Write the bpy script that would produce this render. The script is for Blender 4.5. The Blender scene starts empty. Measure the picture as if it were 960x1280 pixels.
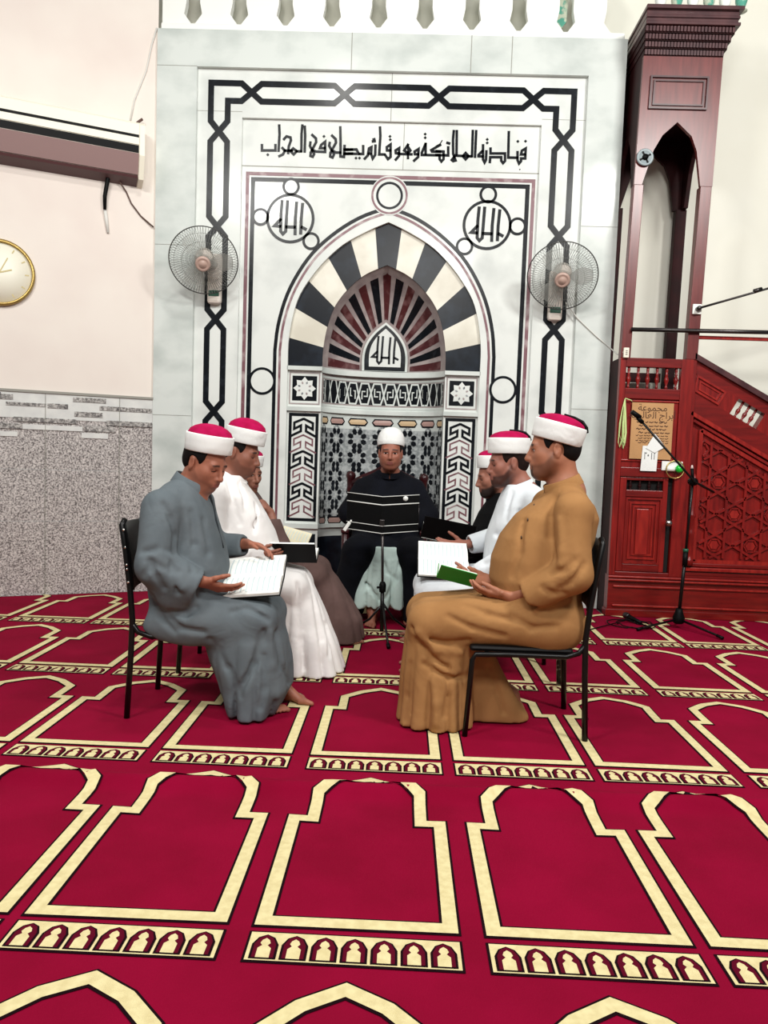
import bpy, bmesh, math, random
import numpy as np
from mathutils import Vector, Matrix
from mathutils.geometry import tessellate_polygon

random.seed(7)
C = bpy.context.scene.collection
R = math.radians

# ------------------------------------------------------------------ camera
EYE = Vector((0.0, 0.0, 1.25))
FPX = 950.0                                   # focal length in pixels of a 960 x 1280 frame
yaw, pitch, roll = R(1.2), R(4.1), R(2.0)
fw = Vector((-math.sin(yaw)*math.cos(pitch), math.cos(yaw)*math.cos(pitch), -math.sin(pitch)))
rt = Vector((math.cos(yaw), math.sin(yaw), 0))
up = rt.cross(fw)
cr = rt*math.cos(roll) + up*math.sin(roll)
cu = -rt*math.sin(roll) + up*math.cos(roll)
cam_d = bpy.data.cameras.new('camera')
cam_d.sensor_fit = 'VERTICAL'
cam_d.sensor_height = 32.0
cam_d.lens = 32.0*FPX/1280.0
cam_d.clip_start = 0.05
cam = bpy.data.objects.new('camera', cam_d)
C.objects.link(cam)
m = Matrix((cr, cu, -fw)).transposed().to_4x4()
m.translation = EYE
cam.matrix_world = m
bpy.context.scene.camera = cam

# ------------------------------------------------------------------ light and exposure
vs = bpy.context.scene.view_settings
vs.view_transform = 'Standard'
vs.look = 'None'
vs.gamma = 1.0
vs.use_curve_mapping = False
vs.exposure = -0.5
w = bpy.data.worlds.new('world')
bpy.context.scene.world = w
w.use_nodes = True
w.node_tree.nodes['Background'].inputs[0].default_value = (0.93, 1.0, 0.97, 1)
w.node_tree.nodes['Background'].inputs[1].default_value = 0.22
def area(name, loc, target, sx, sy, power, col=(1, 1, 1)):
    l = bpy.data.lights.new(name, 'AREA')
    l.shape = 'RECTANGLE'
    l.size, l.size_y, l.energy, l.color = sx, sy, power, col
    o = bpy.data.objects.new(name, l)
    C.objects.link(o)
    o.location = loc
    o.rotation_euler = (Vector(target)-Vector(loc)).to_track_quat('-Z', 'Y').to_euler()
    return o
area('ceiling_lamp_near_niche', (-0.85, 3.75, 5.65), (-0.85, 4.4, 0), 0.26, 0.26, 70, (1.0, 0.98, 0.93))
area('fill_light_left', (-2.4, 0.9, 5.3), (-1.9, 5.6, 0.9), 1.2, 0.5, 210, (1.0, 0.99, 0.95))  # added fill light to even out the left side, not a known fixture
area('fill_light_right', (3.3, 1.4, 5.3), (2.6, 6.6, 2.0), 1.2, 0.5, 360, (1.0, 0.99, 0.95))  # added fill light that brightens the right wall and pulpit
area('fill_light_behind', (0.2, -1.6, 4.9), (0, 4.6, 0.9), 1.8, 1.0, 300, (1.0, 0.99, 0.96))  # added fill light from behind the camera, no fixture known there

# ------------------------------------------------------------------ pixel <-> place
def ray(px, py):
    return fw + cr*((px-480)/FPX) - cu*((py-640)/FPX)
def at(px, py, Y):
    v = ray(px, py)
    return EYE + v*(Y/v.y)
def xz(px, py, Y):
    p = at(px, py, Y)
    return (p.x, p.z)

# ------------------------------------------------------------------ materials
def lin(c):
    return tuple(((v/255)/12.92 if v/255 <= 0.04045 else ((v/255+0.055)/1.055)**2.4) for v in c)
MATS = {}
def mat(name, rgb, rough=0.6, metal=0.0, rgb2=None, scale=8.0, stretch=(1, 1, 1), bump=0.0, bscale=None, spec=None,
        alpha=1.0, detail=4.0, lo=0.35, hi=0.65, coord='Object', emit=0.0):
    m = bpy.data.materials.new(name)
    m.use_nodes = True
    nt = m.node_tree
    b = nt.nodes['Principled BSDF']
    b.inputs['Roughness'].default_value = rough
    b.inputs['Metallic'].default_value = metal
    if spec is not None:
        b.inputs['Specular IOR Level'].default_value = spec
    c1 = lin(rgb) + (1,)
    b.inputs['Base Color'].default_value = c1
    tc = nt.nodes.new('ShaderNodeTexCoord')
    mp = nt.nodes.new('ShaderNodeMapping')
    mp.inputs['Scale'].default_value = stretch
    nt.links.new(tc.outputs[coord], mp.inputs['Vector'])
    if rgb2:
        n = nt.nodes.new('ShaderNodeTexNoise')
        n.inputs['Scale'].default_value = scale
        n.inputs['Detail'].default_value = detail
        nt.links.new(mp.outputs[0], n.inputs['Vector'])
        r = nt.nodes.new('ShaderNodeValToRGB')
        r.color_ramp.elements[0].position, r.color_ramp.elements[1].position = lo, hi
        r.color_ramp.elements[0].color, r.color_ramp.elements[1].color = c1, lin(rgb2) + (1,)
        nt.links.new(n.outputs['Fac'], r.inputs[0])
        nt.links.new(r.outputs[0], b.inputs['Base Color'])
    if bump:
        n2 = nt.nodes.new('ShaderNodeTexNoise')
        n2.inputs['Scale'].default_value = bscale or scale*6
        n2.inputs['Detail'].default_value = 3
        nt.links.new(mp.outputs[0], n2.inputs['Vector'])
        bp = nt.nodes.new('ShaderNodeBump')
        bp.inputs['Strength'].default_value = bump
        bp.inputs['Distance'].default_value = 0.004
        nt.links.new(n2.outputs['Fac'], bp.inputs['Height'])
        nt.links.new(bp.outputs[0], b.inputs['Normal'])
    if alpha < 1:
        b.inputs['Alpha'].default_value = alpha
    MATS[name] = m
    return m

mat('marble', (217, 222, 218), 0.14, spec=0.22, rgb2=(178, 186, 182), scale=2.4, detail=10, lo=0.42, hi=0.78, stretch=(1, 1, 1.5))
mat('marble_light', (227, 230, 226), 0.11, spec=0.22, rgb2=(198, 202, 199), scale=3.0, detail=10, lo=0.47, hi=0.82)
mat('marble_joint', (150, 148, 140), 0.7)
mat('ink', (16, 19, 24), 0.25, spec=0.2, rgb2=(40, 45, 52), scale=14, lo=0.55, hi=0.85)
mat('mauve', (116, 72, 80), 0.35, rgb2=(176, 158, 158), scale=9, lo=0.5, hi=0.72)
mat('slate', (15, 19, 27), 0.3, spec=0.2, rgb2=(40, 49, 61), scale=5, detail=7, lo=0.45, hi=0.8)
mat('cream_stone', (226, 222, 208), 0.35, rgb2=(206, 200, 184), scale=4)
mat('porphyry', (74, 30, 33), 0.3, rgb2=(128, 92, 92), scale=11, detail=7, lo=0.5, hi=0.75)
mat('grout_line', (170, 158, 155), 0.5, rgb2=(146, 132, 132), scale=12)
mat('tile_grey', (92, 96, 100), 0.3, rgb2=(152, 156, 158), scale=30, lo=0.4, hi=0.6)
mat('dado_white', (226, 226, 222), 0.25, rgb2=(212, 212, 210), scale=9)
mat('tile_mid', (132, 137, 138), 0.3, rgb2=(178, 182, 182), scale=34, lo=0.42, hi=0.6)
mat('tile_pale', (190, 194, 192), 0.3, rgb2=(150, 154, 156), scale=26)
mat('tile_ochre', (206, 178, 140), 0.35)
mat('tile_rose', (176, 142, 134), 0.35)
mat('plaster_left', (236, 226, 217), 0.8, rgb2=(228, 214, 206), scale=1.2, lo=0.4, hi=0.7)
mat('plaster_back', (240, 238, 226), 0.8, rgb2=(234, 231, 217), scale=1.0)
mat('white_paint', (244, 245, 240), 0.45)
mat('teal_glass', (86, 158, 138), 0.3, rgb2=(190, 196, 176), scale=16, lo=0.45, hi=0.55)
mat('wood', (140, 27, 23), 0.3, rgb2=(104, 15, 15), scale=5, stretch=(6, 6, 0.7), lo=0.35, hi=0.7)
mat('wood_rail', (124, 22, 20), 0.3, rgb2=(94, 14, 14), scale=5, stretch=(0.8, 6, 6), lo=0.35, hi=0.7)
mat('wood_light', (160, 38, 30), 0.3, rgb2=(130, 24, 22), scale=6, stretch=(5, 5, 1))
mat('wood_dark_shaded', (46, 10, 12), 0.6, rgb2=(32, 7, 8), scale=6, spec=0.15)  # darker wood; shade of the left and inner faces put into its colour
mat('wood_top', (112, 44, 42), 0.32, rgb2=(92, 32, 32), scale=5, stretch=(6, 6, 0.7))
mat('crown_wood', (86, 52, 54), 0.3, rgb2=(66, 38, 42), scale=8)
mat('gap_shade', (8, 6, 6), 0.9)
mat('throne_wood', (66, 12, 18), 0.32, rgb2=(44, 7, 12), scale=6)
mat('carpet_red', (139, 2, 45), 0.95, rgb2=(126, 1, 38), scale=3.0, bump=0.35, bscale=420, spec=0.1)
mat('carpet_cream', (228, 214, 164), 0.95, rgb2=(214, 198, 148), scale=40, bump=0.35, bscale=420, spec=0.1)
mat('carpet_black', (24, 5, 12), 0.95, spec=0.1)
mat('carpet_wine', (88, 4, 30), 0.95, spec=0.1)
mat('floor_screed', (120, 116, 110), 0.9)
mat('black_metal', (12, 11, 12), 0.35, spec=0.3)
mat('worn_metal', (26, 22, 22), 0.3, metal=0.4, rgb2=(196, 190, 184), scale=34, lo=0.56, hi=0.66)
mat('black_vinyl', (12, 11, 12), 0.45, spec=0.2)
mat('stud', (200, 196, 190), 0.25, metal=1.0)
mat('steel', (176, 172, 170), 0.25, metal=1.0)
mat('dark_steel', (70, 66, 66), 0.3, metal=0.9)
mat('black_plastic', (8, 8, 9), 0.5, spec=0.12)
mat('green_plastic', (10, 80, 58), 0.4)
mat('ac_white', (240, 234, 216), 0.4)
mat('ac_flap', (148, 120, 118), 0.45)
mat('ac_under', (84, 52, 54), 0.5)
mat('gold', (176, 148, 84), 0.3, metal=0.7)
mat('clock_face', (246, 242, 226), 0.4)
mat('clock_mark', (196, 178, 120), 0.4)
mat('fan_plastic', (226, 216, 206), 0.4)
mat('fan_hub', (186, 158, 146), 0.35)
mat('fan_blade', (208, 212, 206), 0.3, alpha=0.45)
mat('fan_wire', (120, 122, 118), 0.4, metal=0.3)
mat('fan_rim', (60, 60, 58), 0.4)
mat('card', (196, 150, 102), 0.75, rgb2=(186, 140, 92), scale=6)
mat('print', (74, 44, 28), 0.8)
mat('paper', (240, 242, 240), 0.75)
mat('page', (242, 243, 238), 0.8, rgb2=(232, 233, 228), scale=30)
mat('page_cream', (222, 214, 186), 0.8)
mat('page_line', (196, 210, 212), 0.8)
mat('page_ink', (96, 98, 100), 0.8)
mat('green_cover', (8, 150, 50), 0.5)
mat('black_cover', (10, 10, 11), 0.5, spec=0.12)
mat('white_edge', (226, 226, 222), 0.5)
mat('pale_cord', (202, 222, 150), 0.6)
mat('bulb_green', (30, 196, 62), 0.2)
mat('dial_grey', (140, 152, 156), 0.4)
mat('brass', (206, 178, 110), 0.3, metal=0.8)
mat('wire_brown', (92, 66, 58), 0.6)
mat('wire_white', (222, 220, 214), 0.6)
mat('tag_red', (226, 24, 60), 0.5)
mat('tag_blue', (30, 60, 210), 0.3)
mat('tissue', (222, 204, 198), 0.8)
def cloth(name, rgb, rgb2, scale=7.0):
    m = mat(name, rgb, 0.9, rgb2=rgb2, scale=scale, bump=0.25, bscale=700, spec=0.15)
    nt = m.node_tree
    b = nt.nodes['Principled BSDF']
    tc = nt.nodes.new('ShaderNodeTexCoord')
    n = nt.nodes.new('ShaderNodeTexNoise')
    n.inputs['Scale'].default_value = 5.5
    n.inputs['Detail'].default_value = 2.5
    n.inputs['Distortion'].default_value = 1.2
    nt.links.new(tc.outputs['Object'], n.inputs['Vector'])
    bp = nt.nodes.new('ShaderNodeBump')
    bp.inputs['Strength'].default_value = 0.3
    bp.inputs['Distance'].default_value = 0.03
    old = b.inputs['Normal'].links[0].from_socket
    nt.links.new(n.outputs['Fac'], bp.inputs['Height'])
    nt.links.new(old, bp.inputs['Normal'])
    nt.links.new(bp.outputs[0], b.inputs['Normal'])
    return m
cloth('cloth_grey', (104, 112, 117), (93, 101, 106))
cloth('cloth_grey_dark', (48, 52, 56), (40, 44, 48))
cloth('cloth_white', (238, 234, 232), (230, 226, 224))
cloth('cloth_cool_white', (226, 231, 235), (217, 222, 227))
cloth('cloth_brown', (104, 82, 78), (90, 70, 66))
cloth('cloth_tan', (166, 121, 76), (156, 112, 69))
cloth('cloth_tan_dark', (112, 72, 40), (104, 66, 36))
cloth('cloth_navy', (13, 15, 24), (9, 10, 16))
cloth('cloth_black', (11, 11, 13), (8, 8, 9))
cloth('cloth_mint', (196, 214, 208), (184, 203, 198))
cloth('cap_white', (240, 240, 238), (234, 234, 232))
cloth('cap_red', (178, 10, 78), (160, 6, 64), 20)
mat('button', (70, 46, 28), 0.4)
def skin_set(tag, rgb, beard, lip):
    m = mat('skin_'+tag, rgb, 0.5, rgb2=tuple(int(v*0.93) for v in rgb), scale=18, spec=0.35)
    nt = m.node_tree
    b = nt.nodes['Principled BSDF']
    src = b.inputs['Base Color'].links[0].from_socket
    for nm, col in (('lip', lip), ('beard', beard)):
        an = nt.nodes.new('ShaderNodeAttribute')
        an.attribute_name = nm
        mx = nt.nodes.new('ShaderNodeMixRGB')
        mx.inputs[2].default_value = lin(col)+(1,)
        nt.links.new(an.outputs['Fac'], mx.inputs[0])
        nt.links.new(src, mx.inputs[1])
        src = mx.outputs[0]
    nt.links.new(src, b.inputs['Base Color'])
    return [m, mat('brow_'+tag, (30, 20, 17), 0.7), mat('eye_'+tag, (204, 192, 184), 0.3), mat('iris_'+tag, (20, 12, 10), 0.25)]
mat('hair', (22, 16, 15), 0.7, spec=0.15, rgb2=(14, 11, 11), scale=60)
mat('hair_brown', (36, 21, 17), 0.7, spec=0.15, rgb2=(26, 16, 14), scale=60)

def speckle(name, cols, scale, rough=0.25):
    m = bpy.data.materials.new(name)
    m.use_nodes = True
    nt = m.node_tree
    b = nt.nodes['Principled BSDF']
    b.inputs['Roughness'].default_value = rough
    tc = nt.nodes.new('ShaderNodeTexCoord')
    n = nt.nodes.new('ShaderNodeTexNoise')
    n.inputs['Scale'].default_value = scale
    n.inputs['Detail'].default_value = 3
    n.inputs['Roughness'].default_value = 0.7
    nt.links.new(tc.outputs['Object'], n.inputs['Vector'])
    r = nt.nodes.new('ShaderNodeValToRGB')
    r.color_ramp.interpolation = 'LINEAR'
    els = r.color_ramp.elements
    while len(els) < len(cols):
        els.new(0.5)
    for e, (p, c) in zip(els, cols):
        e.position = p
        e.color = lin(c) + (1,)
    nt.links.new(n.outputs['Fac'], r.inputs[0])
    nt.links.new(r.outputs[0], b.inputs['Base Color'])
    MATS[name] = m
speckle('granite', [(0.3, (56, 52, 54)), (0.43, (128, 121, 120)), (0.52, (188, 181, 178)), (0.66, (224, 217, 213))], 80)
speckle('granite_strip', [(0.3, (70, 68, 70)), (0.46, (130, 126, 124)), (0.56, (180, 176, 172)), (0.7, (214, 210, 206))], 46)

# ------------------------------------------------------------------ objects
def root(name, label, cat, loc=(0, 0, 0), rz=0.0, group=None):
    o = bpy.data.objects.new(name, None)
    C.objects.link(o)
    o.location = loc
    o.rotation_euler = (0, 0, rz)
    o['label'] = label
    o['category'] = cat
    if group:
        o['group'] = group
    o.empty_display_size = 0.1
    return o
def tag(o, label, cat, group=None):
    o['label'] = label
    o['category'] = cat
    if group:
        o['group'] = group
    return o
def inv(parent):
    """world -> the local frame of a thing (location and a turn about z), parts sit at their thing's origin"""
    chain = []
    while parent is not None:
        chain.append(parent)
        parent = parent.parent
    M = Matrix.Identity(4)
    for p in reversed(chain):
        M = M @ (Matrix.Translation(p.location) @ p.rotation_euler.to_matrix().to_4x4())
    return M.inverted()

class MB:
    def __init__(s):
        s.v, s.f, s.mi, s.sm, s.mats = [], [], [], [], []
    def mid(s, name):
        if name not in s.mats:
            s.mats.append(name)
        return s.mats.index(name)
    def add(s, vs, fs, mn, smooth=False):
        o = len(s.v)
        s.v.extend([tuple(p) for p in vs])
        k = s.mid(mn)
        for f in fs:
            s.f.append([i+o for i in f])
            s.mi.append(k)
            s.sm.append(smooth)
    def box(s, lo, hi, mn, M=None, bev=0.0):
        x0, y0, z0 = lo
        x1, y1, z1 = hi
        if bev > 0:
            bm = bmesh.new()
            bmesh.ops.create_cube(bm, size=1)
            for v in bm.verts:
                v.co = Vector((x0+(v.co.x+.5)*(x1-x0), y0+(v.co.y+.5)*(y1-y0), z0+(v.co.z+.5)*(z1-z0)))
            bmesh.ops.bevel(bm, geom=list(bm.edges), offset=bev, segments=2, affect='EDGES', profile=0.5)
            bm.verts.index_update()
            vs = [v.co.copy() for v in bm.verts]
            fs = [[v.index for v in f.verts] for f in bm.faces]
            bm.free()
        else:
            vs = [Vector(p) for p in ((x0, y0, z0), (x1, y0, z0), (x1, y1, z0), (x0, y1, z0), (x0, y0, z1), (x1, y0, z1), (x1, y1, z1), (x0, y1, z1))]
            fs = [(0, 3, 2, 1), (4, 5, 6, 7), (0, 1, 5, 4), (1, 2, 6, 5), (2, 3, 7, 6), (3, 0, 4, 7)]
        if M is not None:
            vs = [M @ v for v in vs]
        s.add(vs, fs, mn)
    def tube(s, pts, r, mn, n=10, cap=True, closed=False):
        pts = [Vector(p) for p in pts]
        k = len(pts)
        rs = r if isinstance(r, (list, tuple)) else [r]*k
        vs, fs = [], []
        prev = None
        for i, p in enumerate(pts):
            if closed:
                t = pts[(i+1) % k]-pts[i-1]
            else:
                t = pts[min(i+1, k-1)]-pts[max(i-1, 0)]
            if t.length < 1e-9:
                t = Vector((0, 0, 1))
            t.normalize()
            if prev is None:
                a = Vector((0, 0, 1)) if abs(t.z) < 0.9 else Vector((1, 0, 0))
                u = t.cross(a).normalized()
            else:
                u = (prev-t*prev.dot(t)).normalized()
            prev = u
            w_ = t.cross(u)
            for j in range(n):
                a = 2*math.pi*j/n
                vs.append(p+(u*math.cos(a)+w_*math.sin(a))*rs[i])
        for i in range(k if closed else k-1):
            i2 = (i+1) % k
            for j in range(n):
                fs.append((i*n+j, i*n+(j+1) % n, i2*n+(j+1) % n, i2*n+j))
        if cap and not closed:
            fs.append(tuple(range(n-1, -1, -1)))
            fs.append(tuple((k-1)*n+j for j in range(n)))
        s.add(vs, fs, mn, True)
    def lathe(s, prof, mn, n=20, M=None, sx=1.0, sy=1.0):
        """prof: list of (radius, z) from bottom to top"""
        vs, fs = [], []
        for r, z in prof:
            for j in range(n):
                a = 2*math.pi*j/n
                vs.append(Vector((r*sx*math.cos(a), r*sy*math.sin(a), z)))
        for i in range(len(prof)-1):
            for j in range(n):
                fs.append((i*n+j, i*n+(j+1) % n, (i+1)*n+(j+1) % n, (i+1)*n+j))
        if prof[0][0] > 1e-5:
            fs.append(tuple(range(n-1, -1, -1)))
        if prof[-1][0] > 1e-5:
            fs.append(tuple((len(prof)-1)*n+j for j in range(n)))
        if M is not None:
            vs = [M @ v for v in vs]
        s.add(vs, fs, mn, True)
    def poly(s, pts, mp, mn):
        """flat polygon (may be concave) given in 2D, placed by mp(u, v)"""
        tri = tessellate_polygon([[Vector((p[0], p[1], 0)) for p in pts]])
        s.add([mp(*p) for p in pts], [tuple(t) for t in tri], mn)
    def prism(s, pts, mp, d0, d1, mn, side=None):
        """2D outline pushed between two depths; mp(u, v, depth)"""
        n = len(pts)
        tri = tessellate_polygon([[Vector((p[0], p[1], 0)) for p in pts]])
        s.add([mp(p[0], p[1], d0) for p in pts], [tuple(t) for t in tri], mn)
        s.add([mp(p[0], p[1], d1) for p in pts], [tuple(reversed(t)) for t in tri], mn)
        vs = [mp(p[0], p[1], d0) for p in pts]+[mp(p[0], p[1], d1) for p in pts]
        s.add(vs, [(i, (i+1) % n, n+(i+1) % n, n+i) for i in range(n)], side or mn)
    def stroke(s, pts, wd, mp, mn, closed=False, ml=None, caps=0.0):
        L, Rr = offset2(pts, wd/2, closed, ml, caps)
        n = len(L)
        vs = [mp(*p) for p in L]+[mp(*p) for p in Rr]
        fs = [(i, (i+1) % n, n+(i+1) % n, n+i) for i in range(n if closed else n-1)]
        s.add(vs, fs, mn)
    def rstroke(s, pts, wd, mp, d0, d1, mn, closed=False):
        """raised stroke with thickness; mp(u, v, depth); d1 is the top"""
        L, Rr = offset2(pts, wd/2, closed, None, 0)
        n = len(L)
        vs = [mp(p[0], p[1], d0) for p in L]+[mp(p[0], p[1], d1) for p in L]+[mp(p[0], p[1], d1) for p in Rr]+[mp(p[0], p[1], d0) for p in Rr]
        fs = []
        for i in range(n if closed else n-1):
            j = (i+1) % n
            for a in range(3):
                fs.append((a*n+i, a*n+j, (a+1)*n+j, (a+1)*n+i))
        if not closed:
            fs += [(0, n, 2*n, 3*n), (n-1, 4*n-1, 3*n-1, 2*n-1)]
        s.add(vs, fs, mn)
    def build(s, name, parent=None, shift=True, fix=True):
        me = bpy.data.meshes.new(name)
        v = s.v
        if parent is not None and shift:
            M = inv(parent)
            v = [M @ Vector(p) for p in v]
        me.from_pydata([tuple(p) for p in v], [], s.f)
        for k in s.mats:
            me.materials.append(MATS[k])
        me.polygons.foreach_set('material_index', s.mi)
        me.polygons.foreach_set('use_smooth', s.sm)
        me.update()
        if fix:
            bm = bmesh.new()
            bm.from_mesh(me)
            bmesh.ops.recalc_face_normals(bm, faces=bm.faces)
            bm.to_mesh(me)
            bm.free()
        o = bpy.data.objects.new(name, me)
        C.objects.link(o)
        if parent is not None:
            o.parent = parent
        return o

def offset2(pts, h, closed=False, ml=None, caps=0.0):
    p = [Vector((a[0], a[1])) for a in pts]
    if caps and not closed:
        p[0] = p[0]+(p[0]-p[1]).normalized()*caps
        p[-1] = p[-1]+(p[-1]-p[-2]).normalized()*caps
    if ml:
        q = []
        n = len(p)
        for i in range(n if closed else n-1):
            a, b = p[i], p[(i+1) % n]
            k = max(1, math.ceil((b-a).length/ml))
            q += [a.lerp(b, j/k) for j in range(k)]
        if not closed:
            q.append(p[-1])
        p = q
    n = len(p)
    L, Rr = [], []
    for i in range(n):
        if closed:
            a, b = p[i]-p[i-1], p[(i+1) % n]-p[i]
        else:
            a = p[i]-p[i-1] if i else p[1]-p[0]
            b = p[i+1]-p[i] if i < n-1 else a
        a, b = a.normalized(), b.normalized()
        na, nb = Vector((-a.y, a.x)), Vector((-b.y, b.x))
        m_ = na+nb
        if m_.length < 1e-6:
            m_ = na
        m_.normalize()
        c = max(0.45, m_.dot(na))
        o = m_*(h/c)
        L.append((p[i].x+o.x, p[i].y+o.y))
        Rr.append((p[i].x-o.x, p[i].y-o.y))
    return L, Rr
def ring2(cx, cy, r, n=40):
    return [(cx+r*math.cos(2*math.pi*i/n), cy+r*math.sin(2*math.pi*i/n)) for i in range(n)]

# ================================================================== the room shell
def struct(o, label=None):
    o['kind'] = 'structure'
    if label:
        o['label'] = label
    return o
b = MB(); b.box((-4.2, -1.5, -0.12), (4.8, 7.3, -0.012), 'floor_screed'); struct(b.build('floor'))
b = MB(); b.box((-2.4, 7.06, -0.012), (4.8, 7.22, 5.9), 'plaster_back'); struct(b.build('wall_back'))
# left wall runs towards the camera at an angle
WA = Vector((-2.18, 6.63, 0))
WU = Vector((-math.cos(R(25)), -math.sin(R(25)), 0))
WN = Vector((math.sin(R(25)), -math.cos(R(25)), 0))
def wl(s, z, off=0.0):
    return WA + WU*s + WN*off + Vector((0, 0, z))
def pwl(px, py, off=0.0):
    v = ray(px, py)
    t = ((WA+WN*off-EYE).dot(WN))/v.dot(WN)
    p = EYE+v*t
    return ((p-WA).dot(WU), p.z)
b = MB()
b.prism([(0.0, -0.012), (2.3, -0.012), (2.3, 5.9), (0.0, 5.9)], wl, 0.0, -0.15, 'plaster_left')
struct(b.build('wall_left'))
# granite dado with a mosaic border
b = MB()
b.prism([(0, 0), (2.3, 0), (2.3, 1.68), (0, 1.68)], wl, 0.012, 0.0, 'granite')
mp2 = lambda u, v, d: wl(u, v, d)
b.prism([(0, 1.47), (2.3, 1.47), (2.3, 1.68), (0, 1.68)], wl, 0.018, 0.012, 'dado_white')
b.prism([(0, 1.68), (2.3, 1.68), (2.3, 1.70), (0, 1.70)], wl, 0.03, 0.0, 'marble_joint')
def strips(px0, py0, px1, py1, mn, d=0.022):
    s0, z0 = pwl(px0, py0, 0.02)
    s1, z1 = pwl(px1, py1, 0.02)
    b.prism([(max(0.003, s1), z1), (s0, z1), (s0, z0), (max(0.003, s1), z0)], wl, d, 0.012, mn)
for q in ((24, 390, 185, 412, 0), (190, 397, 272, 420, 0), (292, 372, 424, 398, 0), (298, 430, 410, 455, 0), (398, 408, 607, 436, 0),
          (55, 450, 305, 480, 0), (336, 488, 456, 514, 0), (426, 466, 607, 494, 0), (0, 358, 52, 382, 0), (0, 476, 90, 500, 0), (0, 508, 70, 530, 1), (326, 515, 432, 540, 1), (90, 480, 330, 510, 1)):
    strips(q[0]/3.2, 380+q[1]/3.2, q[2]/3.2, 380+q[3]/3.2, 'dado_white' if q[4] else 'granite_strip', 0.021 if q[4] else 0.024)
rm = random.Random(5)
for row in range(6):
    s = 1.16+rm.uniform(0, .25)
    while s < 2.1:
        L_ = rm.uniform(.16, .38)
        z0 = 1.49+.031*row
        b.prism([(s, z0), (min(2.29, s+L_), z0), (min(2.29, s+L_), z0+.024), (s, z0+.024)], wl, 0.024, 0.012, 'granite_strip')
        s += L_+rm.uniform(.15, .4)
for s in (0.28, 0.86, 1.45, 2.0):
    b.prism([(s, 0.0), (s+0.004, 0.0), (s+0.004, 1.68), (s, 1.68)], wl, 0.0245, 0.012, 'marble_joint')
for z in (0.62, 1.05):
    b.prism([(0, z), (2.3, z), (2.3, z+0.003), (0, z+0.003)], wl, 0.0128, 0.012, 'tile_pale')
struct(b.build('trim_1'))
# moulding where the back wall meets the ceiling, right of the pulpit
b = MB()
b.box((1.78, 6.98, 5.42), (4.8, 7.06, 5.5), 'white_paint'); b.box((1.78, 6.9, 5.5), (4.8, 7.06, 5.62), 'white_paint')
struct(b.build('trim_2'))

# ================================================================== the prayer niche
NI = root('prayer_niche', 'white marble prayer niche with black inlay, striped pointed arch and Arabic inscription', 'prayer niche', (-0.2, 6.6, 0))
YF, YB, YM, YV = 6.60, 6.64, 6.67, 6.705
def pl(Y):
    return lambda u, v, d=0.0: Vector((u, Y+d, v))
XL, XR, ZT = -2.178, 1.745, 4.775
# outer frame
b = MB()
fr = pl(YF)
b.prism([(XL, 0), (-1.84, 0), (-1.84, 4.475), (1.437, 4.475), (1.437, 0), (XR, 0), (XR, ZT), (XL, ZT)], fr, 0, 0.45, 'marble')
for x in (-0.545, 0.452, 0.79):
    b.poly([(x, 4.475), (x+0.006, 4.475), (x+0.006, ZT), (x, ZT)], lambda u, v: fr(u, v, -0.0015), 'marble_joint')
for (x0, x1, z) in ((XL, -1.84, 4.475), (XL, -1.84, 3.0), (1.437, XR, 3.25), (XL, -1.84, 1.55), (1.437, XR, 1.72)):
    b.poly([(x0, z), (x1, z), (x1, z+0.004), (x0, z+0.004)], lambda u, v: fr(u, v, -0.0015), 'marble_joint')
b.build('frame', NI)
# border of crossing bands
b = MB()
fb = pl(YB)
b.prism([(-1.84, 0), (-1.458, 0), (-1.458, 4.085), (1.074, 4.085), (1.074, 0), (1.437, 0), (1.437, 4.475), (-1.84, 4.475)], fb, 0, 0.05, 'marble_light')
ink = lambda u, v: fb(u, v, -0.002)
for (pts) in ([(-0.2, 4.085), (-0.194, 4.085), (-0.194, 4.475), (-0.2, 4.475)], [(-1.84, 4.13), (-1.458, 4.13), (-1.458, 4.134), (-1.84, 4.134)], [(1.074, 4.13), (1.437, 4.13), (1.437, 4.134), (1.074, 4.134)]):
    b.poly(pts, lambda u, v: fb(u, v, -0.001), 'marble_joint')
XLc, XRc, ZC, A_ = -1.655, 1.262, 4.29, 0.072
cz = [0.03, 0.81, 1.60, 2.39, 3.175, 3.965]
cxs = [-1.382, -0.594, 0.202, 0.994]
def chain(sg):
    P = []
    s = sg
    for z in cz:
        P += [(XLc-s*A_, z-0.085), (XLc+s*A_, z+0.085)]
        s = -s
    P.append((XLc-s*A_, ZC+s*A_))
    for x in cxs:
        P += [(x-0.085, ZC+s*A_), (x+0.085, ZC-s*A_)]
        s = -s
    P.append((XRc+s*A_, ZC+s*A_))
    for z in reversed(cz):
        P += [(XRc+s*A_, z+0.085), (XRc-s*A_, z-0.085)]
        s = -s
    return [(u, max(0.0, v)) for u, v in P]
for sg in (1, -1):
    b.stroke(chain(sg), 0.05, lambda u, v: fb(u, v, -0.002-0.0006*(sg > 0)), 'ink')
b.build('border', NI)

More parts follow.
